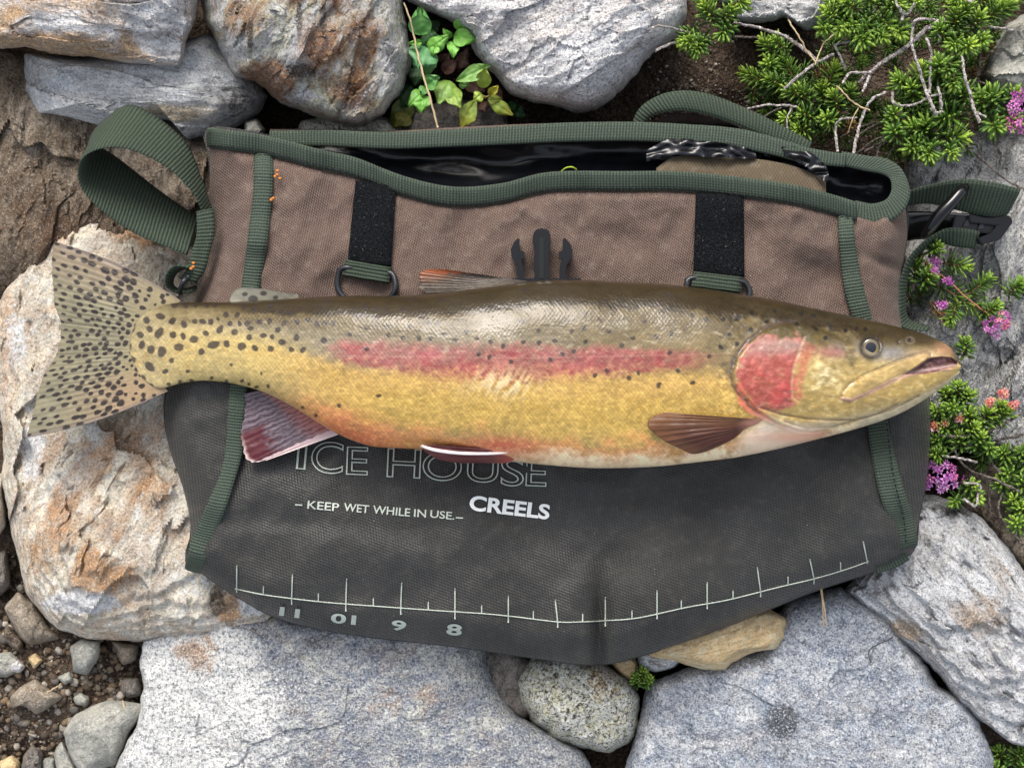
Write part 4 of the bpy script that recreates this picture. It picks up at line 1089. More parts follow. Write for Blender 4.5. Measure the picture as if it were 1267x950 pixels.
        h = mixc(h, r1*.86, (150, 54, 60)); h = mixc(h, r2*.6, (170, 78, 70))
        h = mixc(h, r1*sm(0, .5, fbm((x+y)/9, (y-x)/20, 16, 3))*.28, (190, 120, 112)); h = mixc(h, r1*sm(446, 424, y + 5*q1)*.5, (166, 138, 122))
        h = mixc(h, r1*sm(.0, .7, q2)*.18, (206, 120, 112)); h = mixc(h, r1*sm(.1, .7, q1)*.4, (170, 50, 58))
        h = mixc(h, np.exp(-((x-975)/22)**2 - ((y-427)/6)**2)*.6, (150, 132, 118))
        h = mixc(h, np.exp(-((x-955)/34)**2 - ((y-432)/8)**2)*.45*r1, (150, 128, 120))  # grey wet sheen painted over the upper gill plate
        h = mixc(h, sm(-1.5, 2, sdf(x, y, MEMB))*.85*sm(1040, 1000, x), (214, 116, 90))
        h = mixc(h, np.exp(-(segdist(x, y, PRE, False)/1.3)**2)*.35, (206, 170, 140))
        h = mixc(h, np.exp(-((d+3.0)/2.8)**2)*sm(1000, 960, x)*sm(530, 500, y)*.9, (70, 56, 50))
        h = mixc(h, np.exp(-(segdist(x, y, JAWL, False)/1.2)**2)*.6, (92, 62, 42))
        h = mixc(h, np.exp(-(segdist(x, y, JAWL2, False)/1.1)**2)*.55, (84, 70, 56))
        dm = sdf(x, y, MAX)
        h = mixc(h, sm(0, 3, dm)*.55, (184, 154, 98))
        h = mixc(h, np.exp(-((dm+.8)/1.3)**2)*.5*sm(-.8, .3, q1+.3*q2), (104, 80, 68))
        h = mixc(h, np.exp(-(segdist(x, y, LIP, False)/2.0)**2)*.75, (212, 160, 148))
        mo = sm(-1, 2, sdf(x, y, MOUTH))
        h = mixc(h, mo*.95, (78, 44, 50)); h = mixc(h, mo*sm(0, .5, fbm(x/6, y/4, 21, 2))*.5, (150, 100, 106))
        h = mixc(h, mo*np.exp(-((y-np.interp(x, [1120, 1180], [462, 452]))/2)**2)*.6, (206, 176, 170))
        re = np.hypot(x-EYE[0], y-EYE[1])
        h = mixc(h, np.exp(-((re-12.5)/3.4)**2)*.9, (46, 40, 32))
        h = mixc(h, np.exp(-(np.hypot(x-1126, y-421)/3)**2)*.85, (40, 34, 30)); h = mixc(h, np.exp(-((np.hypot(x-1126, (y-421)*1.3)-5)/1.5)**2)*.3, (150, 138, 120))
        h = mixc(h, np.exp(-(np.hypot(x-1111, y-424)/2.4)**2)*.8, (46, 38, 34))
        h = h * (1 + .13*q3 + .15*q2 + .12*q1 + .10*fbm(x/22, y/6, 33, 3))[..., None]
        h = mixc(h, sm(.25, .8, fbm(x/12, y/8, 35, 4))*.16*sm(.2, .35, yy), (214, 200, 158)); h = mixc(h, sm(.2, .8, fbm(x/15, y/9, 36, 4))*.2*sm(.3, .5, yy), (136, 108, 56))
        ds = dark[m]*sm(460, 440, y)
        h = mixc(h, ds*.95, (30, 25, 20))
        c[m] = h
    # throat and breast
    c = mixc(c, sm(0.80, 0.92, t + .05*n1)*sm(900, 930, px)*sm(1040, 985, px)*.9, (232, 206, 176))
    c = mixc(c, np.exp(-((px-948)/22)**2 - ((py-530)/12)**2)*.7, (232, 214, 196))
    c = mixc(c, np.exp(-((px-985)/40)**2 - ((py-541)/7)**2)*.6, (222, 140, 110))
    return np.clip(c, 0.004, 0.9)

# skin: wet, thinly coated
t = NT('trout_skin'); _v = t.obj()
_sc = t.voro(t.map(_v, scale=(1.0, 1.25, 1.0)), 820)
_wet = t.noise(_v, 55, 5, .6)
_fine = t.noise(_v, 1500, 3)
_h = t.math('ADD', t.math('MULTIPLY', _sc, -0.6), t.math('MULTIPLY', _fine, 0.35))
M_skin = t.fin(t.attr(), t.ramp(_wet, .35, .65, .36, .52), t.bump(_h, 0.16, 0.0006, t.bump(t.noise(_v, 190, 4), 0.06, 0.003)),
               Specular_IOR_Level=0.25, Coat_Weight=t.ramp(_wet, .40, .58, .35, .95), Coat_Roughness=0.045, Coat_IOR=1.36)
t.l.new(t.bump(t.math('ADD', t.noise(_v, 430, 4, .6), t.math('MULTIPLY', _sc, -0.25)), 0.085, 0.0016), t.b.inputs['Coat Normal'])

trout = empty('trout', W(650, 460, 0.094))
setp(trout, 'golden spotted trout with a red flank stripe lying across the creel', 'fish')

def fish_body():
    nx, n_up, n_dn = 900, 220, 44
    x = np.concatenate([np.linspace(160.3, 1150, nx-150, endpoint=False), 1189.3 - 39.3*(1 - np.linspace(0, 1, 150))**1.4])
    T, B, zc, th = ftop(x), fbot(x), fzc(x), fth(x)
    a_up = np.arccos(np.linspace(0.9995, -0.9995, n_up))
    a_dn = np.linspace(np.pi, 2*np.pi, n_dn+2)[1:-1]
    ang = np.concatenate([a_up, a_dn])[None]
    mid, half = (T+B)/2, (B-T)/2
    ct, st_ = np.cos(ang), np.sin(ang)
    # fuller belly, slightly narrower back
    pz = np.sign(st_)*np.abs(st_)**0.92 * th[:, None] * S
    px = np.broadcast_to(x[:, None], (len(x), ang.shape[1])).copy(); py = mid[:, None] - half[:, None]*ct
    up = np.broadcast_to(st_ > 0, px.shape)
    rel = np.where(up, head_relief(px, py), 0) * np.clip(np.abs(st_)*2.2, 0, 1)
    z = zc[:, None] + pz + rel*S + np.where(up, 0.0006*fbm(px/70, py/50, 6, 2), 0)*np.clip(st_*2, 0, 1)
    hs_, fs_ = scales(px, py)
    z = z + np.where(up & (px < 915), S*(.22*sm(0, .5, fs_) - .30*sm(.5, 1, fs_) + .18*hs_), 0)*np.clip(st_*1.6, 0, 1)
    c = fish_colour(px, py)
    V = W(px, py, z).reshape(-1, 3)
    F = grid_faces(len(x), ang.shape[1], closed_u=True).tolist()
    k = ang.shape[1]
    F.append(list(range(k))[::-1]); F.append(list(range((len(x)-1)*k, len(x)*k)))
    o = raw_mesh('body', V, F, M_skin, trout, col=c.reshape(-1, 3))
    bm = bmesh.new(); bm.from_mesh(o.data); bmesh.ops.recalc_face_normals(bm, faces=bm.faces); bm.to_mesh(o.data); bm.free()
    return o
body = fish_body()

def surf_z(px, py):
    T, B = ftop(px), fbot(px); cc = np.clip((py-(T+B)/2)/((B-T)/2), -1, 1)
    return fzc(px) + fth(px)*S*np.sqrt(1-cc**2)**0.92

# eye: dark pupil, golden iris
def eye():
    n, k = 22, 40
    z0 = float(surf_z(np.array(EYE[0]), np.array(EYE[1])))
    a = np.linspace(0, 1, n)[:, None]; b = np.linspace(0, 2*np.pi, k, endpoint=False)[None]
    r = 11.3*a
    px, py = EYE[0] + r*np.cos(b), EYE[1] + r*np.sin(b)
    z = z0 - 0.0008 + 0.0009*np.sqrt(np.clip(1-a**2, 0, 1)) + 0*b
    z = z + 0.0012*(py-EYE[1])/12.5*-1*0 
    c = np.zeros(px.shape + (3,)) + lin((98, 84, 48))
    th = np.broadcast_to(b, px.shape)
    c = mixc(c, sm(-.3, .9, np.sin(th))*0.6, (160, 140, 78))
    c = mixc(c, sm(.2, -.9, np.sin(th))*0.75, (92, 82, 62))  # eyelid shade painted on the upper iris
    c = mixc(c, np.broadcast_to(sm(.78, .98, a), px.shape), (60, 52, 40))
    c = mixc(c, np.broadcast_to(sm(.66, .58, a), px.shape), (16, 20, 32))
    c = mixc(c, np.broadcast_to(np.exp(-((a-.66)/.04)**2)*.5, px.shape), (160, 138, 78))
    t = NT('eye_cornea'); m = t.fin(t.attr(), 0.12, Coat_Weight=1.0, Coat_Roughness=0.03)
    raw_mesh('eye', W(px, py, z).reshape(-1, 3), grid_faces(n, k, closed_u=True), m, trout, col=c.reshape(-1, 3))
eye()
# small pale hook scar at the chin tip
tube('chin_mark', [(1171,458,.1135),(1176,463,.1125),(1182,463,.1115),(1186,460,.1105)], 1.6, plain('cream_cartilage', (236, 222, 150), .4), trout, n=10, k=6)

M_fin = None
t = NT('fin_membrane'); _v = t.obj()
M_fin = t.fin(t.attr(), 0.42, t.bump(t.noise(_v, 900, 4), 0.25, 0.0008), Specular_IOR_Level=0.3, Coat_Weight=0.12, Coat_Roughness=0.2, Alpha=0.86)
def fin(name, base, tip, zb, zt, rays, colf, nu=60, nv=120, ripple=0.0006, curve=0.0, edge_noise=2.0, th=0.0010, seed=0, bulge=None, arch=0.0):
    """fan of rays from the base curve to the tip curve; rays show as ridges"""
    b, t_ = spline(base, nv), spline(tip, nv)
    v = np.linspace(0, 1, nv); u = np.linspace(0, 1, nu)[:, None]
    t_ = t_ + (t_-b)/np.linalg.norm(t_-b, axis=1, keepdims=True)*(edge_noise*(0.7*fbm(v*rays*0.8, 0*v, seed, 3) + 0.18*np.cos(v*rays*2*np.pi)))[:, None]
    px = b[None, :, 0]*(1-u) + t_[None, :, 0]*u; py = b[None, :, 1]*(1-u) + t_[None, :, 1]*u
    if bulge is not None:
        k = np.sin(np.pi*u); px = px + k*bulge(v)[0][None]; py = py + k*bulge(v)[1][None]
    zb_, zt_ = np.interp(v, np.linspace(0, 1, len(np.atleast_1d(zb))), np.atleast_1d(zb)), np.interp(v, np.linspace(0, 1, len(np.atleast_1d(zt))), np.atleast_1d(zt))
    ph = v*rays*2*np.pi + 2.2*fbm(v*5, 0*v, seed+.5, 2)
    z = zb_[None]*(1-u) + zt_[None]*u + ripple*np.cos(ph)[None]*sm(.12, .6, u)*(0.5+0.5*sm(1.0, .6, u)) + curve*np.sin(np.pi*u) + arch*np.sin(np.pi*v)[None]*u
    z = z + 0.0008*fbm(px/30, py/30, seed, 2)*u
    c = colf(u + 0*v[None], v[None] + 0*u, px, py)
    top = W(px, py, z); bot = W(px, py, z - th*(1.05-0.8*u))
    V = np.concatenate([top.reshape(-1, 3), bot.reshape(-1, 3)])
    F1 = grid_faces(nu, nv); n = nu*nv
    idx = np.arange(n).reshape(nu, nv)
    loop = np.concatenate([idx[0, :-1], idx[:-1, -1], idx[-1, :0:-1], idx[:0:-1, 0]]); nx = np.roll(loop, -1)
    F = np.concatenate([F1, F1[:, ::-1]+n, np.stack([loop, nx, nx+n, loop+n], -1)])
    o = raw_mesh(name, V, F, M_fin, trout, col=np.clip(np.concatenate([c.reshape(-1, 3)]*2), .003, .9))
    bm = bmesh.new(); bm.from_mesh(o.data); bmesh.ops.recalc_face_normals(bm, faces=bm.faces); bm.to_mesh(o.data); bm.free()
    return o

def tail_col(u, v, px, py):
    n1, n2 = fbm(px/20, py/20, 31, 3), fbm(px/5, py/4, 32, 2)
    c = np.zeros(px.shape + (3,)) + lin((132, 126, 102))
    c = mixc(c, sm(.5, .05, u)*.85, (154, 140, 104))
    c = mixc(c, sm(.30, .02, v)*.55*sm(.1, .5, u), (150, 128, 108))
    c = mixc(c, sm(.62, .9, v)*.45*sm(.9, .3, u), (176, 140, 110))
    rays = np.cos(v*34*2*np.pi)
    c = c * (1 + .06*rays*sm(.1, .5, u) + .12*n1 + .10*n2)[..., None]
    c = mixc(c, np.exp(-((v-.0)/.02)**2)*.7, (110, 100, 100)); c = mixc(c, np.exp(-((v-1)/.02)**2)*.7, (120, 108, 104))
    # spots in rows between the rays, longer than wide
    r = np.random.default_rng(5); d = np.full(px.shape, 9.0)
    Lr = 118.0
    for row in range(27):
        vv = (row + .5)/27
        k = 0
        for uu in np.arange(.10 + .045*(row % 2), 1.0, 0.088):
            if r.random() < .08 or (uu < .3 and r.random() < .25): continue
            a, b = uu + r.normal()*.012, vv + r.normal()*.006
            wv = (60 + 190*a); rr = 2.0 + 0.9*r.random() - .3*(uu > .9) - .9*(uu < .3)
            lenr = rr*r.uniform(1.1, 1.7)
            m = (np.abs(u-a) < .06) & (np.abs(v-b) < .05)
            if m.any():
                d[m] = np.minimum(d[m], np.hypot((u[m]-a)*Lr/lenr, (v[m]-b)*wv/rr) + .18*n2[m])
    c = mixc(c, sm(1.08, .86, d)*.95, (44, 36, 36))
    # dark split gaps near the fork
    for vv in (.56, .44, .40):
        c = mixc(c, np.exp(-((v-vv)/.004)**2)*sm(.35, .7, u)*.7, (50, 42, 34))
    return c
tail_tip = Q([(165,66),(156,90),(150,160),(155,250),(165,340),(188,410),(184,480),(168,540),(144,580),(118,620),(95,690),(72,780),(50,860),(46,888)], 20, 280, 3.393)
fin('tail_fin', [(224,372),(212,386),(200,404),(192,426),(190,446),(194,464),(208,484)], tail_tip, [.0925,.0915,.0915,.0925], [.0790,.0800,.0800,.0790], 34, tail_col, nu=150, nv=300, ripple=.00014, edge_noise=1.4, seed=1, th=.0012,
    bulge=lambda v: (0*v, -9*np.exp(-(v/.12)**2) + 7*np.exp(-((1-v)/.12)**2)), curve=.002)

def pect_col(u, v, px, py):
    n = fbm(px/9, py/5, 41, 3)
    c = np.zeros(px.shape + (3,)) + lin((78, 42, 32))
    c = mixc(c, sm(.45, .0, v)*.85, (100, 70, 44)); c = mixc(c, sm(.5, 1, v)*.85*sm(1, .4, u), (98, 24, 28))
    c = mixc(c, sm(.7, 1, u)*.5, (116, 78, 46))
    c = mixc(c, sm(.22, .0, u)*.8, (214, 150, 128))
    c = c*(1 + .15*n)[..., None]
    c = mixc(c, sm(.55, 1, np.cos(v*13*2*np.pi))*sm(.1, .4, u)*.4, (150, 100, 72))
    return c
fin('pectoral_fin', Q([(392,648),(372,662),(345,682),(318,700)], 800, 280, 2.713), Q([(60,624),(14,642),(3,664),(14,684),(60,720),(110,745),(160,764),(230,745),(290,716)], 800, 280, 2.713),
    [.1345,.133,.130,.127], [.1375,.1385,.1380,.1340,.129,.1255], 13, pect_col, nu=80, nv=130, ripple=.00022, edge_noise=.7, seed=2, curve=.003)

def dors_col(u, v, px, py):
    n = fbm(px/7, py/3, 51, 3)
    c = np.zeros(px.shape + (3,)) + lin((54, 46, 40))
    c = mixc(c, sm(.55, 1, u + .2*n)*sm(.75, .2, v)*.95, (160, 84, 36))
    c = mixc(c, sm(.1, .5, v)*.4, (150, 140, 128))
    s = np.cos(v*13*2*np.pi + 1.0*n)
    c = mixc(c, sm(-.1, .7, s + .6*n)*.85, (30, 25, 24)); c = mixc(c, sm(-.2, -.9, s)*.35*sm(.8, .2, u), (180, 170, 158))
    c = mixc(c, sm(.35, .9, np.sin(u*22 + 5*n))*.4, (40, 32, 28))
    c = mixc(c, sm(.6, .95, u + .15*n)*sm(.8, .3, v)*.65, (176, 88, 34))
    return c
fin('dorsal_fin', [(660,349),(650,351),(630,354),(612,357)], [(552,333.5),(535,333),(524,335),(519,340),(521,350),(519,357),(528,363)], [.108,.110,.113,.116], [.103,.102,.101,.101,.103,.106], 13, dors_col, nu=80, nv=90, ripple=.0003, edge_noise=2.2, seed=3)

def adip_col(u, v, px, py):
    n = fbm(px/8, py/8, 61, 3)
    c = np.zeros(px.shape + (3,)) + lin((142, 138, 122))
    c = mixc(c, sm(.4, 0, u)*.8, (112, 96, 62))
    for sx, sy, r in ((313,370,5),(303,364,3),(326,363,3.4),(341,368,2.6)):
        c = mixc(c, sm(1.1, .7, np.hypot((px-sx)/1.4, py-sy)/r)*.85, (52, 48, 50))
    c = mixc(c, sm(.85, 1, u)*.5, (90, 88, 88))
    return c*(1 + .12*n)[..., None]
fin('adipose_fin', [(372,372),(340,376),(310,378),(288,378)], [(368,364),(345,361),(323,357.5),(303,356),(290,360),(284,371)], .103, [.104,.105,.104,.102], 5, adip_col, nu=40, nv=70, ripple=.0002, edge_noise=.6, seed=4)

def anal_col(u, v, px, py):
    n = fbm(px/10, py/6, 71, 3)
    c = np.zeros(px.shape + (3,)) + lin((100, 86, 94))
    c = mixc(c, sm(.35, .0, u)*.85, (188, 104, 86))
    s = np.cos(v*17*2*np.pi + 2.4*n + 4*fbm(v*3, u*1.2, 73, 2)) + .5*fbm(px/3, py/3, 74, 2)
    c = mixc(c, sm(.2, .9, s)*.65, (62, 46, 54)); c = mixc(c, sm(-.2, -.9, s)*.35, (144, 132, 140))
    c = mixc(c, sm(.55, .75, u + .1*n)*sm(.40, .5, v)*sm(.98, .82, v + .05*n)*.92, (84, 26, 34))
    c = mixc(c, sm(.86, .93, v + .03*n)*.85, (216, 190, 190)); c = mixc(c, np.exp(-((v-1)/.03)**2)*.8, (230, 210, 200))
    c = mixc(c, sm(.94, 1, u)*sm(.4, .8, v)*.9, (228, 206, 200))
    return c
fin('anal_fin', [(328,482),(352,494),(384,514),(408,530),(420,537)], Q([(880,618),(893,650),(898,690),(888,740),(886,790),(900,830),(914,864),(950,864),(980,859)], 0, 280, 2.969),
    [.099,.100,.101,.1015,.102], [.0965,.0965,.097,.098,.0985], 12, anal_col, nu=90, nv=150, ripple=.00014, edge_noise=4.0, seed=5)

def pelv_col(u, v, px, py):
    n = fbm(px/10, py/5, 81, 3)
    c = np.zeros(px.shape + (3,)) + lin((112, 60, 58))
    c = mixc(c, sm(.3, 0, u)*.8, (196, 92, 74)); c = c*(1 + .15*n)[..., None]
    c = mixc(c, sm(.3, .9, np.cos(v*8*2*np.pi))*.5, (80, 30, 36))
    return c
fin('pelvic_fin', [(640,556),(640,562),(634,570),(624,573)], [(540,550.5),(522,552),(528,560),(545,569),(570,573)], [.1262,.124,.120,.116], [.1272,.1265,.123,.118,.113], 8, pelv_col, nu=60, nv=60, ripple=.0005, edge_noise=.8, seed=6)
tube('pelvic_fin_edge', [(521,551.5,.1285),(540,557,.1268),(570,560.5,.1250),(600,561,.1250),(622,560,.1255),(638,557,.1262)], [1.6,2.0,2.0,1.8,1.5,.8], plain('white_fin_edge', (238, 226, 220), .45, .05), trout, n=30, k=8)
# tip of the far pectoral fin showing under the belly
fin('pectoral_fin', [(905,566),(890,570),(872,572)], [(872,572),(852,574),(838,575)], .104, .100, 6, pect_col, nu=30, nv=30, ripple=.0003, edge_noise=.5, seed=7)
# ---------------------------------------------------------------- heather
t = NT('heather_needle'); _v = t.obj()
M_needle = t.fin(t.mix(t.ramp(t.noise(_v, 700, 3), .4, .65, 0, .25), t.attr(), L4((120, 140, 50))), 0.42, Specular_IOR_Level=0.5)
t = NT('pale_bark'); _v = t.obj()
_n = t.noise(t.map(_v, scale=(1, 1, 1)), 620, 5, .7)
M_bark = t.fin(t.mix(t.ramp(_n, .42, .62), L4((120, 108, 102)), L4((228, 220, 216))), 0.9, t.bump(_n, 1.0, 0.002))
t = NT('grey_bark'); _v = t.obj(); _n = t.noise(_v, 620, 5, .7)
M_bark2 = t.fin(t.mix(t.ramp(_n, .40, .66), L4((60, 50, 44)), L4((142, 130, 122))), 0.9, t.bump(_n, 1.0, 0.002))
M_dry = plain('dry_stem', (186, 164, 128), .8, .25, 500)
t = NT('petal'); M_petal = t.fin(t.attr(), 0.55)

PL = np.random.default_rng(21)
def needle_geo(p, d, up, L, w, c0, c1):
    """slim blunt leaf: 9 verts"""
    s = np.cross(d, up); s /= np.linalg.norm(s) + 1e-9
    n = np.cross(s, d)
    q = [p]
    for f, ww, hh in ((.3, .8, .10), (.8, 1.0, .02)):
        b = p + d*L*f - n*L*0.10*f*f
        q += [b - s*w/2*ww, b + n*w*.32 , b + s*w/2*ww, b - n*w*.16]
    q.append(p + d*L - n*L*0.10)
    F = [[0,1,2],[0,2,3],[0,3,4],[0,4,1],[1,5,6,2],[2,6,7,3],[3,7,8,4],[4,8,5,1],[5,9,6],[6,9,7],[7,9,8],[8,9,5]]
    cols = [c0] + [c0*.5+c1*.5]*4 + [c1]*4 + [c1*1.1]
    return np.array(q), F, np.array(cols)

def sprig(parent, base, tip, n=46, L=13.0, w=3.0, tone=0.5, name='sprig', tipc=(170, 194, 66), basec=(34, 62, 26), midc=(84, 130, 48)):
    """shoot from base to tip (px,py,z) set all round with short needles; tone 0 dark .. 1 fresh"""
    A, B = W(*[np.array(float(v)) for v in base]), W(*[np.array(float(v)) for v in tip])
    ax = B - A; Ln = np.linalg.norm(ax); ax = ax/(Ln+1e-9)
    e1 = np.cross(ax, [.3, .2, .9]); e1 /= np.linalg.norm(e1); e2 = np.cross(ax, e1)
    V, F, C, o = [], [], [], 0
    v, f = tube_geo([base, ((base[0]+tip[0])/2, (base[1]+tip[1])/2, (base[2]+tip[2])/2+.0006), tip], [1.6, 1.3, .8], n=6, k=5)
    V.append(v); F += f; C.append(np.repeat(lin((110, 84, 56))[None], len(v), 0)); o = len(v)
    dk, md, fr = lin(basec), lin(midc), lin(tipc)
    for i in range(n):
        s = (i + .5)/n
        a = i*2.39996 + PL.normal()*.25
        lean = .35 + 1.1*s**2.2 + PL.normal()*.1
        rad = math.cos(a)*e1 + math.sin(a)*e2
        d = rad*(1.0 - .45*s) + ax*lean
        d = d/np.linalg.norm(d)
        p = A + ax*Ln*(0.04 + .96*s)
        ll = L*S*(1.0 - .35*max(0, s-.7)/.3)*PL.uniform(.8, 1.15)
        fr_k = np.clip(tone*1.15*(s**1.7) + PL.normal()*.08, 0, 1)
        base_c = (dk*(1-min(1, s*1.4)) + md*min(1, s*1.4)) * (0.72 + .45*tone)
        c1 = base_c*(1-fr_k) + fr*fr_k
        q, ff, cc = needle_geo(p, d, ax, ll, w*S*PL.uniform(.85, 1.15), base_c*.85, c1*PL.uniform(.85, 1.12))
        V.append(q); F += [[k+o for k in g] for g in ff]; C.append(cc); o += len(q)
    return raw_mesh(name, np.vstack(V), F, M_needle, parent, col=np.clip(np.vstack(C), 0, .8))

def flower_cluster(parent, c, r, n=14, hue=((176, 84, 162), (206, 120, 190), (150, 60, 140)), z=.062, size=5.0, name='flower_cluster'):
    V, F, C, o = [], [], [], 0
    for i in range(n):
        a = i*2.39996; rr = r*math.sqrt((i+.5)/n)
        px, py = c[0] + rr*math.cos(a) + PL.normal()*r*.14, c[1] + rr*math.sin(a)*.85 + PL.normal()*r*.14
        p = W(px, py, z + .004*(1-(rr/r)**2) + PL.normal()*.0008)
        nrm = np.array([.6*math.cos(a)*rr/r, -.6*math.sin(a)*rr/r, .8]) + PL.normal(size=3)*.2; nrm /= np.linalg.norm(nrm)
        e1 = np.cross(nrm, [.2, .9, .1]); e1 /= np.linalg.norm(e1); e2 = np.cross(nrm, e1)
        col = lin(hue[PL.integers(len(hue))])*PL.uniform(.8, 1.2)
        R = size*S*PL.uniform(.8, 1.2)
        # calyx
        v, f = [], []
        for j in range(5):
            b = 2*math.pi*j/5
            d = math.cos(b)*e1 + math.sin(b)*e2; sd = -math.sin(b)*e1 + math.cos(b)*e2
            k = len(v)
            v += [p, p + d*R*.55 + sd*R*.30 + nrm*R*.30, p + d*R*1.1 + nrm*R*.15, p + d*R*.55 - sd*R*.30 + nrm*R*.30, p + d*R*.6 + nrm*R*.42]
            f += [[k, k+1, k+4], [k+1, k+2, k+4], [k+2, k+3, k+4], [k+3, k, k+4]]
        V.append(np.array(v)); F += [[q+o for q in g] for g in f]; o += len(v)
        C.append(np.tile(np.array([col*.55, col, col*1.25, col, col*.9]), (5, 1)))
        # stamens and tube
        for j in range(4):
            b = PL.uniform(0, 6.28); d = nrm + .4*(math.cos(b)*e1 + math.sin(b)*e2)
            q = p + d*R*1.15
            sdx = e1*R*.07
            V.append(np.array([p - sdx, p + sdx, q + sdx, q - sdx, q + nrm*R*.1])); F += [[o, o+1, o+2, o+3], [o+3, o+2, o+4]]; o += 5
            C.append(np.array([col*.6]*2 + [lin((220, 190, 210))]*3))
    return raw_mesh(name, np.vstack(V), F, M_petal, parent, col=np.clip(np.vstack(C), 0, .85), smooth=False)

def twig(parent, pts, r, mat=None, z=.055, name='branch', zs=None):
    p = np.asarray(pts, float)
    zz = np.full(len(p), z) if zs is None else np.asarray(zs, float)
    zz = zz + .0015*np.sin(np.arange(len(p))*2.1)
    r = np.asarray(r, float)*(.82 if name == 'branch' else 1)
    q = spline(np.column_stack([p, zz]), max(8, len(p)*5))
    q[:, :2] += 0.9*np.stack([pn(q[:, 0]/7, q[:, 1]/7, 1), pn(q[:, 0]/7, q[:, 1]/7, 5)], -1)
    return tube(name, q, np.interp(np.linspace(0, 1, len(q)), [0, 1], r if r.ndim else [r, r]), mat or M_bark, parent, k=8, rough=.6, n=len(q)*2)

def shrub(at, label, z=0.0):
    g = float(ground_z(np.array([float(at[0])]), np.array([float(at[1])]))[0])
    o = empty('heather_shrub', W(at[0], at[1], max(g, z)))
    return setp(o, label, 'heather', 'heather growing between the rocks')

def S_(sh, lst, z=.050):
    K = 1.5
    """(bx,by,tx,ty,tone[,len]) shoots; they rise from the base towards the tip"""
    for q in lst:
        bx, by, tx, ty, tone = q[:5]; Ln = (q[5] if len(q) > 5 else 13)*K
        dist = math.hypot(tx-bx, ty-by)
        rise = max(.0035, .011 - dist*.00015)
        zz = z + PL.normal()*.0015
        sprig(sh, (bx, by, zz), (tx, ty, zz + rise), n=int(26 + dist*.6), L=Ln, tone=tone, w=2.5 + .085*Ln)

def fill(sh, reg, n, z=.030, tone=.05):  # low filler shoots coloured dark for the shaded depth of the clumps
    for i in range(n):
        x, y = PL.uniform(reg[0], reg[2]), PL.uniform(reg[1], reg[3]); a = PL.uniform(0, 6.28)
        sprig(sh, (x, y, z), (x+16*math.cos(a), y+16*math.sin(a), z+.006), n=24, L=18, tone=tone+.1*PL.random(), w=3.0)

hA = shrub((885, 20), 'heather tuft hanging over the right side of the grey-white speckled boulder')
S_(hA, [(884,28,872,8,.75),(892,30,905,12,.55),(872,58,850,52,.6),(872,45,862,62,.4),(900,8,920,2,.7),(880,5,868,-8,.8),(905,30,893,42,.3),(858,40,846,52,.65)], .062)
twig(hA, [(905,28),(940,35),(972,46),(996,62),(1012,78)], [2.2,3.0], z=.056)
twig(hA, [(800,38),(815,32),(840,37),(862,44)], 1.5, z=.086, zs=[.086,.084,.074,.062]); twig(hA, [(811,63),(824,57),(837,53),(860,52)], [2.2,1.5], zs=[.080,.076,.068,.060])
twig(hA, [(890,46),(920,46),(950,48)], 2.0, M_bark2, z=.045)

hB = shrub((980, 95), 'heather clump between bare soil and the back strap of the creel')
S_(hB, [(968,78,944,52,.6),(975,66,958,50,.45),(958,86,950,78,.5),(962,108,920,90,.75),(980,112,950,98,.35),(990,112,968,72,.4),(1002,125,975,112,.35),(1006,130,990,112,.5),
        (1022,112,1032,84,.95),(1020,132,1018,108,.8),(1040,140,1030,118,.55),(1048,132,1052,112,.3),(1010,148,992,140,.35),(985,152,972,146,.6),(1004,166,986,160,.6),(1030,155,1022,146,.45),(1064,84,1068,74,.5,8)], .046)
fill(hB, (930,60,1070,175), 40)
for x_, y_ in ((1010,100),(1075,60),(1045,165),(1150,150),(1195,100),(1215,70)):
    sprig(hB, (x_,y_,.044), (x_+9,y_-12,.050), n=24, L=13, tone=.4, tipc=(150, 104, 60), midc=(118, 80, 48), basec=(80, 52, 34))
twig(hB, [(970,110),(989,94),(1007,80),(1032,67)], [2.2,2.4], z=.062); twig(hB, [(1032,56),(1044,53),(1060,51)], 1.8, z=.060); twig(hB, [(1032,56),(1040,71),(1046,86)], [1.8,2.4], z=.060)
twig(hB, [(922,136),(938,132),(954,130),(986,132)], [1.5,2.0], z=.056); twig(hB, [(945,145),(960,136),(976,131)], 1.2, M_bark2, z=.054); twig(hB, [(974,160),(974,146),(980,134)], 1.5, z=.056)
twig(hB, [(1040,35),(1028,46),(1018,56),(1009,80)], 1.0, M_dry, z=.066); twig(hB, [(1035,106),(1048,120),(1060,130),(1076,137)], 1.2, M_dry, z=.066); twig(hB, [(975,25),(988,45),(1000,66),(1010,78)], 1.3, M_dry, z=.062)
twig(hB, [(1062,134),(1054,150),(1050,164)], .9, M_dry, z=.060)

hC = shrub((1070, 20), 'bright heather clump growing before the grey rock behind the twigs')
S_(hC, [(1042,28,1024,14,.75),(1040,14,1030,-4,.8),(1060,14,1046,2,.6),(1062,28,1052,34,.5),(1078,8,1074,-6,.75),(1078,26,1070,44,.4,16),(1090,20,1100,36,.65,15),(1100,14,1112,4,.6),(1106,32,1114,42,.6),(1080,34,1092,46,.5),(1060,38,1068,50,.4,16),(1050,20,1040,36,.5),(1132,10,1136,2,.7,9),(1090,4,1098,-8,.7),(1026,30,1018,36,.4)], .060)
fill(hC, (1020,-10,1125,75), 30, .036)
twig(hC, [(1106,-6),(1112,10),(1122,18),(1132,4)], 2.0, z=.072); twig(hC, [(1118,16),(1116,26)], 2.4, z=.070)

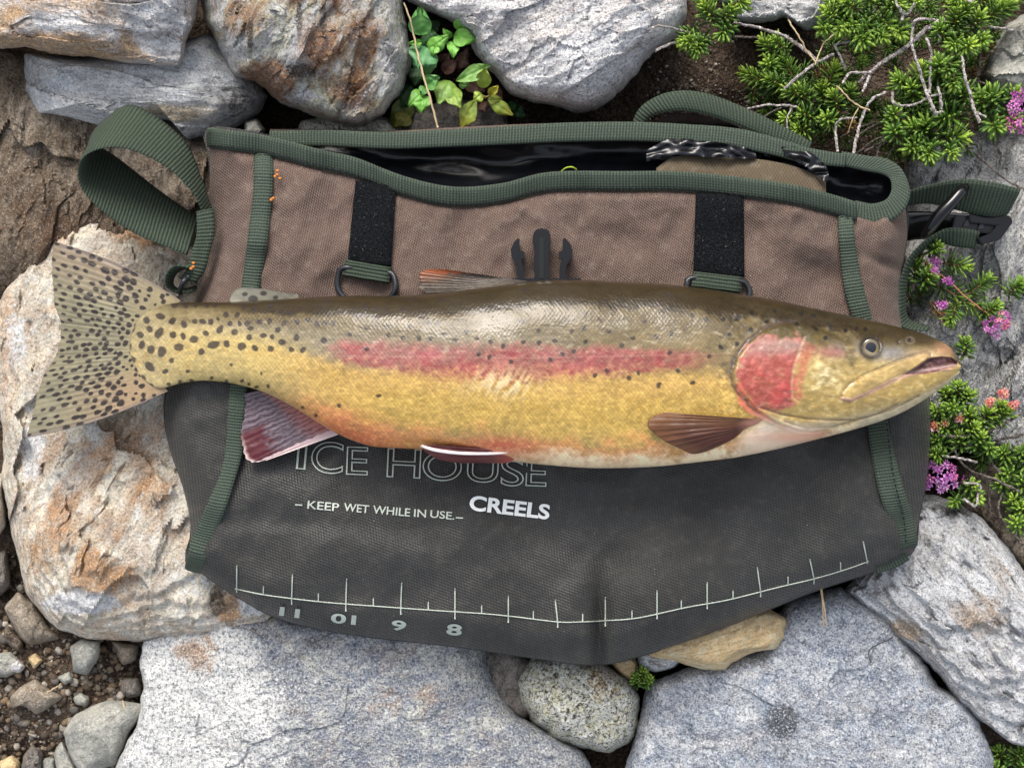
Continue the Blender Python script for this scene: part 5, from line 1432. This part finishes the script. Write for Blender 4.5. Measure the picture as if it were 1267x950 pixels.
hD = shrub((1190, 40), 'tall heather clump beside the small cracked rock')
S_(hD, [(1180,40,1184,16,.7),(1188,30,1196,8,.5),(1200,40,1212,20,.55),(1214,32,1236,6,.85),(1226,24,1250,4,.7),(1190,62,1200,56,.85),(1180,72,1172,88,.3),(1180,84,1180,106,.35),(1170,50,1162,36,.3),(1205,52,1216,50,.4),(1196,22,1180,4,.5),(1238,14,1256,-4,.75),(1160,94,1162,80,.3,16),(1208,14,1222,-6,.6),(1190,48,1178,56,.5)], .060)
fill(hD, (1130,-5,1240,105), 40, .034)
twig(hD, [(1168,24),(1144,38),(1124,56),(1100,72),(1078,88),(1063,102)], [4.5,2.2], z=.064); twig(hD, [(1078,90),(1062,90),(1050,92),(1043,104)], 2.0, z=.066); twig(hD, [(1076,94),(1067,114)], [2.6,1.8], z=.066)
twig(hD, [(1156,25),(1134,25),(1129,36),(1129,58),(1135,78),(1142,102),(1148,118),(1156,136),(1158,143)], [2.2,2.6], z=.068); twig(hD, [(1145,46),(1152,64),(1151,90),(1150,116)], [2.0,2.2], z=.067)
twig(hD, [(1190,70),(1194,94),(1201,120),(1206,138),(1213,152)], [2.2,2.6], z=.070); twig(hD, [(1206,138),(1220,145)], [1.8,1.3], z=.070); twig(hD, [(1160,42),(1164,48),(1160,54)], 1.3, z=.066)
twig(hD, [(1222,32),(1236,35),(1254,37)], 1.6, z=.066); twig(hD, [(1212,50),(1212,80),(1206,104),(1204,116)], 2.0, M_bark2, z=.052); twig(hD, [(1200,100),(1220,104),(1240,112)], 1.6, M_bark2, z=.056)
twig(hD, [(1226,5),(1210,18),(1196,26)], 1.8, M_bark2, z=.058); twig(hD, [(1192,-4),(1200,2),(1208,-2)], 2.6, z=.07)

hE = shrub((1170, 150), 'broad-needled heather clump with purple flowers above the rough grey rock')
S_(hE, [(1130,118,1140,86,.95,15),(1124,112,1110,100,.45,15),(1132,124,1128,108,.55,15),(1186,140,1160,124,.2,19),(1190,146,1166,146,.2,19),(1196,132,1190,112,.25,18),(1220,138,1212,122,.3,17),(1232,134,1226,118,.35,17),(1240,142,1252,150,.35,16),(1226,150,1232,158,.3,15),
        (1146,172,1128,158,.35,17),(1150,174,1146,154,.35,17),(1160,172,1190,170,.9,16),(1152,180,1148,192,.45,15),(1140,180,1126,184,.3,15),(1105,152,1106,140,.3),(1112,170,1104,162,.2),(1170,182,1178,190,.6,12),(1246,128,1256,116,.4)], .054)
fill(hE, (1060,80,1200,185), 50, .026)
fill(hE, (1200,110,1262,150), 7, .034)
twig(hE, [(1104,114),(1106,128),(1120,131),(1136,128),(1150,120),(1168,116)], [2.2,1.6], z=.064); twig(hE, [(1160,108),(1164,120),(1165,138)], [2.0,2.4], z=.066); twig(hE, [(1166,138),(1158,140),(1152,134)], 2.0, z=.066)
twig(hE, [(1096,114),(1080,122),(1070,138),(1062,160),(1056,190)], [1.8,2.4], z=.064); twig(hE, [(1060,146),(1040,148),(1034,160),(1036,188)], [1.6,2.2], z=.060)
for a in ([(1050,176),(1070,162),(1090,152),(1110,150)], [(1060,190),(1085,172),(1110,166),(1130,160)], [(1084,196),(1090,176),(1100,160)], [(1095,200),(1108,182),(1130,176),(1140,178)], [(1040,170),(1058,160),(1080,152)], [(1126,196),(1126,178),(1120,160)], [(1070,188),(1092,176),(1116,176)]):
    twig(hE, a, [1.8,1.5], M_bark2, z=.046)
twig(hE, [(1209,192),(1231,212),(1250,226),(1267,234),(1290,240)], [1.6,1.4], M_bark2, z=.056)
flower_cluster(hE, (1256,134), 10, 9, z=.066); flower_cluster(hE, (1258,152), 11, 12, hue=((206, 90, 160), (222, 130, 190), (170, 66, 150)), z=.064); flower_cluster(hE, (1262,118), 8, 6, z=.064)

hF = shrub((1160, 350), 'flowering heather shoot between the creel side and the rough grey rock', .02)
S_(hF, [(1150,346,1228,394,.75,15),(1166,326,1194,330,.6,14),(1196,366,1222,346,.35,13),(1130,350,1134,326,.25,13),(1140,352,1150,340,.5,14),(1214,390,1232,380,.35,13),(1246,366,1262,352,.35,13),(1185,372,1176,396,.4,13),(1258,362,1275,352,.4,12),(1150,312,1160,306,.4,11),(1192,440,1196,424,.4,11)], .052)
sprig(hF, (1150,372,.053), (1170,398,.057), n=36, L=11, tone=.5, tipc=(176, 120, 60), midc=(150, 92, 50), basec=(90, 52, 34)); sprig(hF, (1132,330,.05), (1138,316,.056), n=26, L=10, tone=.5, tipc=(160, 80, 50), midc=(120, 60, 40), basec=(80, 40, 30))
fill(hF, (1125,320,1160,400), 5, .036, .1)
twig(hF, [(1140,320),(1156,334),(1176,350),(1200,372),(1228,392)], [1.6,1.2], plain('reddish_stem', (150, 100, 70), .7), z=.058)
flower_cluster(hF, (1157,322), 5, 5, z=.060, size=4.5); flower_cluster(hF, (1157,334), 4.5, 5, z=.060, size=4.5); flower_cluster(hF, (1174,348), 5, 5, z=.060, size=4.5); flower_cluster(hF, (1166,377), 5.5, 6, z=.060, size=4.5)
flower_cluster(hF, (1231,404), 13, 14, z=.060); flower_cluster(hF, (1244,396), 9, 8, hue=((214, 96, 130), (226, 140, 150), (180, 80, 160)), z=.062)

hG = shrub((1190, 540), 'heather tuft with coral buds and a purple flower head below the trout jaw', .015)
S_(hG, [(1180,498,1168,484,.45,12),(1184,496,1186,478,.45,12),(1190,500,1198,488,.5,12),(1182,508,1178,504,.4,12),(1168,516,1156,508,.4,12),(1200,530,1198,512,.55,13),(1212,528,1222,510,.7,14),(1222,520,1238,502,.8,13),(1228,524,1246,508,.7,13),(1170,552,1158,544,.3,13),(1190,556,1186,540,.35,13),(1206,556,1214,542,.35,14),(1215,554,1226,556,.3,12),(1166,566,1156,560,.45,12),(1200,610,1210,616,.7,11),(1186,616,1180,622,.35,10),(1196,540,1206,530,.5,13),(1176,534,1166,528,.4,12),(1196,604,1204,600,.5,11)], .052)
fill(hG, (1155,490,1230,560), 12, .036, .12)
flower_cluster(hG, (1168,590), 22, 24, hue=((180, 96, 176), (206, 136, 200), (160, 60, 130), (196, 104, 160)), z=.060, size=5.6)
coral = ((222, 120, 112), (232, 150, 130), (206, 96, 90))
flower_cluster(hG, (1225,497), 5, 7, hue=coral, z=.066, size=4.2); flower_cluster(hG, (1242,487), 6, 8, hue=coral, z=.066, size=4.2); flower_cluster(hG, (1254,501), 5, 6, hue=coral, z=.064, size=4.2)
browns = ((176, 104, 64), (196, 130, 84), (120, 66, 40))
flower_cluster(hG, (1187,518), 3, 3, hue=browns, z=.064, size=5); flower_cluster(hG, (1155,527), 4, 4, hue=browns, z=.062, size=5); flower_cluster(hG, (1168,524), 3, 3, hue=browns, z=.060, size=4)
twig(hG, [(1158,538),(1182,540),(1210,538),(1232,530),(1247,521),(1263,513)], [2.0,1.8], M_bark2, z=.060); twig(hG, [(1179,551),(1187,569),(1203,583),(1229,592),(1263,609)], [1.6,2.2], M_bark2, z=.058)
twig(hG, [(1166,564),(1189,567),(1209,572)], [1.6,2.0], z=.062); twig(hG, [(1192,598),(1206,598),(1213,602),(1210,614),(1206,626),(1192,617)], [1.6,2.2], z=.064)

hH = shrub((1250, 600), 'heather growing over the dark gap beside the streaked boulder', .01)
S_(hH, [(1250,570,1240,560,.3,13),(1258,568,1268,558,.35,13),(1246,606,1238,596,.35,13),(1262,606,1268,596,.4,13),(1258,632,1254,618,.6,13),(1268,640,1262,628,.5,13),(1262,654,1256,646,.5,12),(1270,575,1276,570,.3),(1256,590,1246,584,.25)], .044)
twig(hH, [(1221,564),(1234,581),(1250,589),(1267,589),(1290,588)], [2.2,2.4], M_bark2, z=.052); twig(hH, [(1241,609),(1235,627),(1242,646),(1266,675)], [1.8,2.2], M_bark2, z=.054); twig(hH, [(1226,593),(1224,614),(1226,638)], 1.8, M_bark2, z=.048)
twig(hH, [(1230,548),(1250,556),(1275,560)], 2.2, M_bark2, z=.046); twig(hH, [(1222,556),(1236,545),(1256,540),(1280,534)], 2.0, M_bark2, z=.05)
fill(hH, (1225,560,1270,650), 6, .026, .05)

hI = shrub((1245, 940), 'dark green sprigs in the gap under the streaked boulder', .0)
S_(hI, [(1245,950,1236,930,.3,14),(1255,945,1262,930,.3,14),(1240,965,1230,950,.3,14),(1262,960,1270,945,.3,14)], .022)
hJ = shrub((795, 842), 'tiny green heather sprig beside the round speckled stone', .03)
S_(hJ, [(794,846,796,830,.6,9),(790,846,785,838,.4,8),(798,848,804,838,.45,8)], .040)

# ---------------------------------------------------------------- leafy plants
def leaf_mat(name, rough=.5):
    t = NT(name); v = t.obj()
    n = t.noise(v, 350, 4)
    return t.fin(t.mix(t.ramp(n, .35, .65, 0, .3), t.attr(), t.mix(1.0, t.attr(), L4((150, 170, 120)), 'MULTIPLY')), rough, t.bump(n, .3, .001), Transmission_Weight=0.0, Subsurface_Weight=0.0)
M_leaf = leaf_mat('leaf')
def leaf(parent, base, tip, width, rgb, z0, z1, lobes=7, curl=.0015, seed=0, shape=.65, tooth=.10, name='leaf', tipc=None):
    nu, nv = 22, 15
    width *= 1.35
    b, t_ = np.array(base, float), np.array(tip, float); t_ = t_ + (t_-b)*.10
    d = t_-b; L = np.linalg.norm(d); d /= L; nr = np.array([-d[1], d[0]])
    u = np.linspace(0, 1, nu)[:, None]; v = np.linspace(-1, 1, nv)[None]
    # obovate with a blunt toothed end: fan the tip
    w = width/2*(np.sin(np.pi*np.clip(u, 0, 1)**shape*0.96)**.7*.95 + .07)
    tooth_f = 1 + tooth*np.cos(lobes*np.pi*v + .4)*sm(.45, 1, u)*sm(.1, .7, np.abs(v) + .3*u)
    uu = u*(1 - .18*v**2*sm(.3, 1, u))*(1 + (tooth_f-1)*.8)
    off = w*v*(1 + (tooth_f-1)*.6)
    bend = 3*math.sin(seed)*u**2
    px = b[0] + d[0]*uu*L + nr[0]*(off + bend); py = b[1] + d[1]*uu*L + nr[1]*(off + bend)
    z = z0 + (z1-z0)*u + curl*(np.sin(np.pi*u)) + .0016*v**2*math.cos(seed*1.3) - .0007*np.exp(-(v/.12)**2) + .0006*pn(px/6, py/6, seed)
    n = fbm(px/6, py/6, seed, 3)
    c = np.zeros(px.shape + (3,)) + lin(rgb)
    if tipc is not None: c = mixc(c, np.broadcast_to(sm(.4, 1, u), px.shape), tipc)
    vein = np.exp(-(v/.07)**2) + .5*np.exp(-((np.abs(v) - .9*((u*3.2) % 1))/.08)**2)*sm(.05, .2, u)
    c = c*(1 + .16*n + .22*np.broadcast_to(vein, px.shape))[..., None]
    return raw_mesh(name, W(px, py, z).reshape(-1, 3), grid_faces(nu, nv)[:, ::-1].copy(), M_leaf, parent, col=np.clip(c, 0, .8).reshape(-1, 3))
q = lambda a, b: (480 + a/5.59, b/5.59)
p1 = setp(empty('leafy_plant', W(525, 60, .01)), 'small leafy plant with round toothed green leaves between two boulders', 'plant')
G1, G2, G3 = (92, 146, 74), (112, 168, 66), (66, 112, 60)
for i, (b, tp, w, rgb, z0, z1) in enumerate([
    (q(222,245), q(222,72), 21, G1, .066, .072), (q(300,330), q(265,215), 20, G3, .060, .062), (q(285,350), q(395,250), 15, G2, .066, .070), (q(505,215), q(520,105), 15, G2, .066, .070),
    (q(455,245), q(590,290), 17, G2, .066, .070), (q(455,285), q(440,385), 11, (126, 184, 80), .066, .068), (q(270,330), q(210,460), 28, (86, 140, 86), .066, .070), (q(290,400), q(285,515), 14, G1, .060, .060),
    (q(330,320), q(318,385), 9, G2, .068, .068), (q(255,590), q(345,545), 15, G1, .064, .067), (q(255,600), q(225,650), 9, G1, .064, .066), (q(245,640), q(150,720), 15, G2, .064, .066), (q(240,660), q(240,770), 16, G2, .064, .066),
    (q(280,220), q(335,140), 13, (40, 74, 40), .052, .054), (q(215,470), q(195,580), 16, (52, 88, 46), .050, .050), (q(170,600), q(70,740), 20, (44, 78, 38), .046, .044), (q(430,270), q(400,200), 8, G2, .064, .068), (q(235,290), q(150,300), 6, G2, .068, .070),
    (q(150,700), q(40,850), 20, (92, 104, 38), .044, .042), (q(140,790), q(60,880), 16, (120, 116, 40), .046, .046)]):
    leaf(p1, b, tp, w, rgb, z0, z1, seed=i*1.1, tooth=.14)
for b, e in ((q(255,600), q(240,470)), (q(340,320), q(470,280)), (q(270,350), q(240,250)), (q(240,480), q(260,360))):
    twig(p1, [b, ((b[0]+e[0])/2+1, (b[1]+e[1])/2+1), e], 1.0, plain('green_stalk', (110, 140, 70), .6), z=.058, name='stalk')
p2 = setp(empty('leafy_plant', W(598, 118, .01)), 'wilting yellow-green rosette beside the grey-white speckled boulder', 'plant')
Y1, Y2 = (146, 166, 66), (176, 170, 62)
for i, (b, tp, w, rgb, z0, z1, tc) in enumerate([
    (q(470,560), q(690,470), 15, (120, 160, 80), .066, .070, None), (q(650,610), q(680,480), 14, Y1, .064, .074, None), (q(430,560), q(370,710), 22, (118, 152, 66), .060, .064, None), (q(420,610), q(500,730), 16, (132, 158, 66), .060, .064, None),
    (q(610,690), q(500,860), 17, Y1, .058, .056, Y2), (q(690,690), q(850,790), 13, Y1, .062, .060, (150, 150, 60)), (q(700,660), q(745,590), 8, Y2, .064, .068, None), (q(650,650), q(595,690), 11, Y1, .066, .066, None),
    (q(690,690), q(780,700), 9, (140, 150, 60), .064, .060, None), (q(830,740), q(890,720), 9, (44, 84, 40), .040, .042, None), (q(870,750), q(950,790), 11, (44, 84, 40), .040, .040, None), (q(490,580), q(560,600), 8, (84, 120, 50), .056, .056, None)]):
    leaf(p2, b, tp, w, rgb, z0, z1, seed=i*1.7+4, tooth=.05, lobes=5, shape=1.25 if i in (0, 4, 5) else .8, tipc=tc)
twig(p2, [q(640,660), q(690,670), q(740,620)], 1.6, plain('tan_stalk', (170, 150, 90), .6), z=.060, name='stalk')
DEAD = ['curled brown dead leaf under the green toothed leaves, lowest of the dark cluster', 'broad brown dead leaf beneath the small upper green leaf trio', 'brown dead leaf tucked under the upright yellow-green spoon leaf',
        'small brown dead leaf hanging below the centre of the wilting rosette', 'crumpled brown dead leaf beside the largest round green leaf', 'narrow brown dead leaf against the side of the grey-white boulder', 'slim brown dead leaf between the wilting rosette and the boulder']
for i, (b, tp, w) in enumerate([(q(380,500), q(470,420), 12), (q(470,400), q(560,440), 16), (q(540,560), q(650,640), 14), (q(640,700), q(680,770), 10), (q(360,440), q(420,380), 12), (q(490,470), q(560,350), 10), (q(730,600), q(800,680), 8)]):
    lab_ = DEAD[i]
    o = leaf(None, b, tp, w, (104, 76, 64), .048 - .001*i, .050, seed=i*2.3, tooth=.1, name='dead_leaf', curl=.003)
    setp(o, lab_, 'leaf', 'dead leaves under the leafy plants')
setp(twig(None, [q(110,20), q(150,130), q(180,260), q(235,490), q(285,660), q(345,885)], [1.0, 1.4], M_dry, z=.074, name='dry_stalk'), 'thin straw-coloured stalk lying over the toothed leaves', 'stalk')

# ---------------------------------------------------------------- small loose things
nd = setp(empty('pine_needle', W(1018, 740, .058)), 'pair of dry tan pine needles sticking out under the creel edge', 'pine needle')
twig(nd, [(1015,725),(1018,750),(1019,774)], .8, M_dry, zs=[.066,.066,.064], name='needle'); twig(nd, [(1016,725),(1020,752),(1023,774)], .8, M_dry, zs=[.066,.066,.064], name='needle')
setp(twig(None, [(1105,788),(1092,795),(1080,800),(1074,808),(1078,820)], .7, plain('dark_hair', (60, 56, 54), .8), z=.062, name='dry_stalk'), 'thin dark curved stalk on the blue-grey boulder', 'stalk')
setp(twig(None, [(152,866),(154,880),(151,898)], 1.0, M_dry, z=.034, name='dry_stalk'), 'short straw-coloured grass stalk on the smooth grey-green stone', 'stalk')
setp(twig(None, [(58,856),(68,851),(76,845)], 1.0, M_dry, z=.040, name='dry_stalk'), 'short pale straw on the long flat stone', 'stalk')
setp(tube('grass_blade', [(694,213,.088),(700,208,.091),(708,207,.092),(713,210,.089)], .9, plain('lime_grass', (176, 200, 60), .5), None, n=12, k=5), 'tiny lime green blade curled on the front rim of the creel', 'grass')
M_seed = plain('orange_seed', (206, 124, 50), .6, .3, 900)
for lab, (cx, cy), n in (('orange seed crumbs by the upper end of the brown gusset seam', (343, 216), 4), ('reddish seed crumb halfway down the gusset seam', (338, 245), 2), ('tan crumb on the strap end by the tail', (239, 330), 3)):
    parts = []
    for i in range(n):
        a = i*2.4; x, y = cx + 3.4*math.sqrt(i)*math.cos(a), cy + 3.4*math.sqrt(i)*math.sin(a)
        zz = float(bag_z(x, y)) + .0030 if cx > 300 else .0930
        parts.append(tube_geo([(x-1.6, y, zz), (x, y+.3, zz+.0006), (x+1.6, y, zz)], [.7, 2.0, .7], n=5, k=6))
    V, F = join_geo(parts); setp(raw_mesh('seed_crumbs', V, F, M_seed), lab, 'seed')
# ---------------------------------------------------------------- the boulder field goes on outside the picture
def boulder_field():
    r = np.random.default_rng(44)
    bm = bmesh.new(); bmesh.ops.create_icosphere(bm, subdivisions=4, radius=1)
    bv = np.array([v.co[:] for v in bm.verts]); bf = np.array([[v.index for v in f.verts] for f in bm.faces]); bm.free()
    placed, V, F, k = [], [], [], 0
    for _ in range(1500):
        R = r.uniform(.04, .11)
        x, y = r.uniform(-1.5, 1.5), r.uniform(-1.3, 1.6)
        if abs(x) - R*1.3 < .36 and abs(y) - R*1.3 < .31: continue
        if any((x-a)**2 + (y-b)**2 < (.86*(R+c))**2 for a, b, c in placed): continue
        placed.append((x, y, R))
        d = bv.copy()
        for _k in range(9):
            n = r.normal(size=3); n /= np.linalg.norm(n); c = r.uniform(.55, .85)
            s = d @ n; d = d - np.maximum(s - c, 0)[:, None]*n
        d = d * (1 + .06*fbm(bv[:, 0]*3 + x*9, bv[:, 1]*3 + y*9, bv[:, 2]*3, 3))[:, None]
        d = d * np.array([r.uniform(.9, 1.35), r.uniform(.8, 1.1), r.uniform(.5, .75)]) * R
        a = r.uniform(0, 6.28); ca, sa = math.cos(a), math.sin(a)
        d = np.stack([d[:, 0]*ca - d[:, 1]*sa, d[:, 0]*sa + d[:, 1]*ca, d[:, 2]], -1)
        V.append(d + np.array([x, y, R*.22])); F.append(bf + k); k += len(bv)
    o = raw_mesh('boulder_field', np.vstack(V), np.vstack(F), M_greywhite, col=np.zeros((k, 3)))
    o.data.set_sharp_from_angle(angle=math.radians(27))
    setp(o, 'field of grey boulders spreading out round the creel', 'boulders', kind='stuff')
boulder_field()
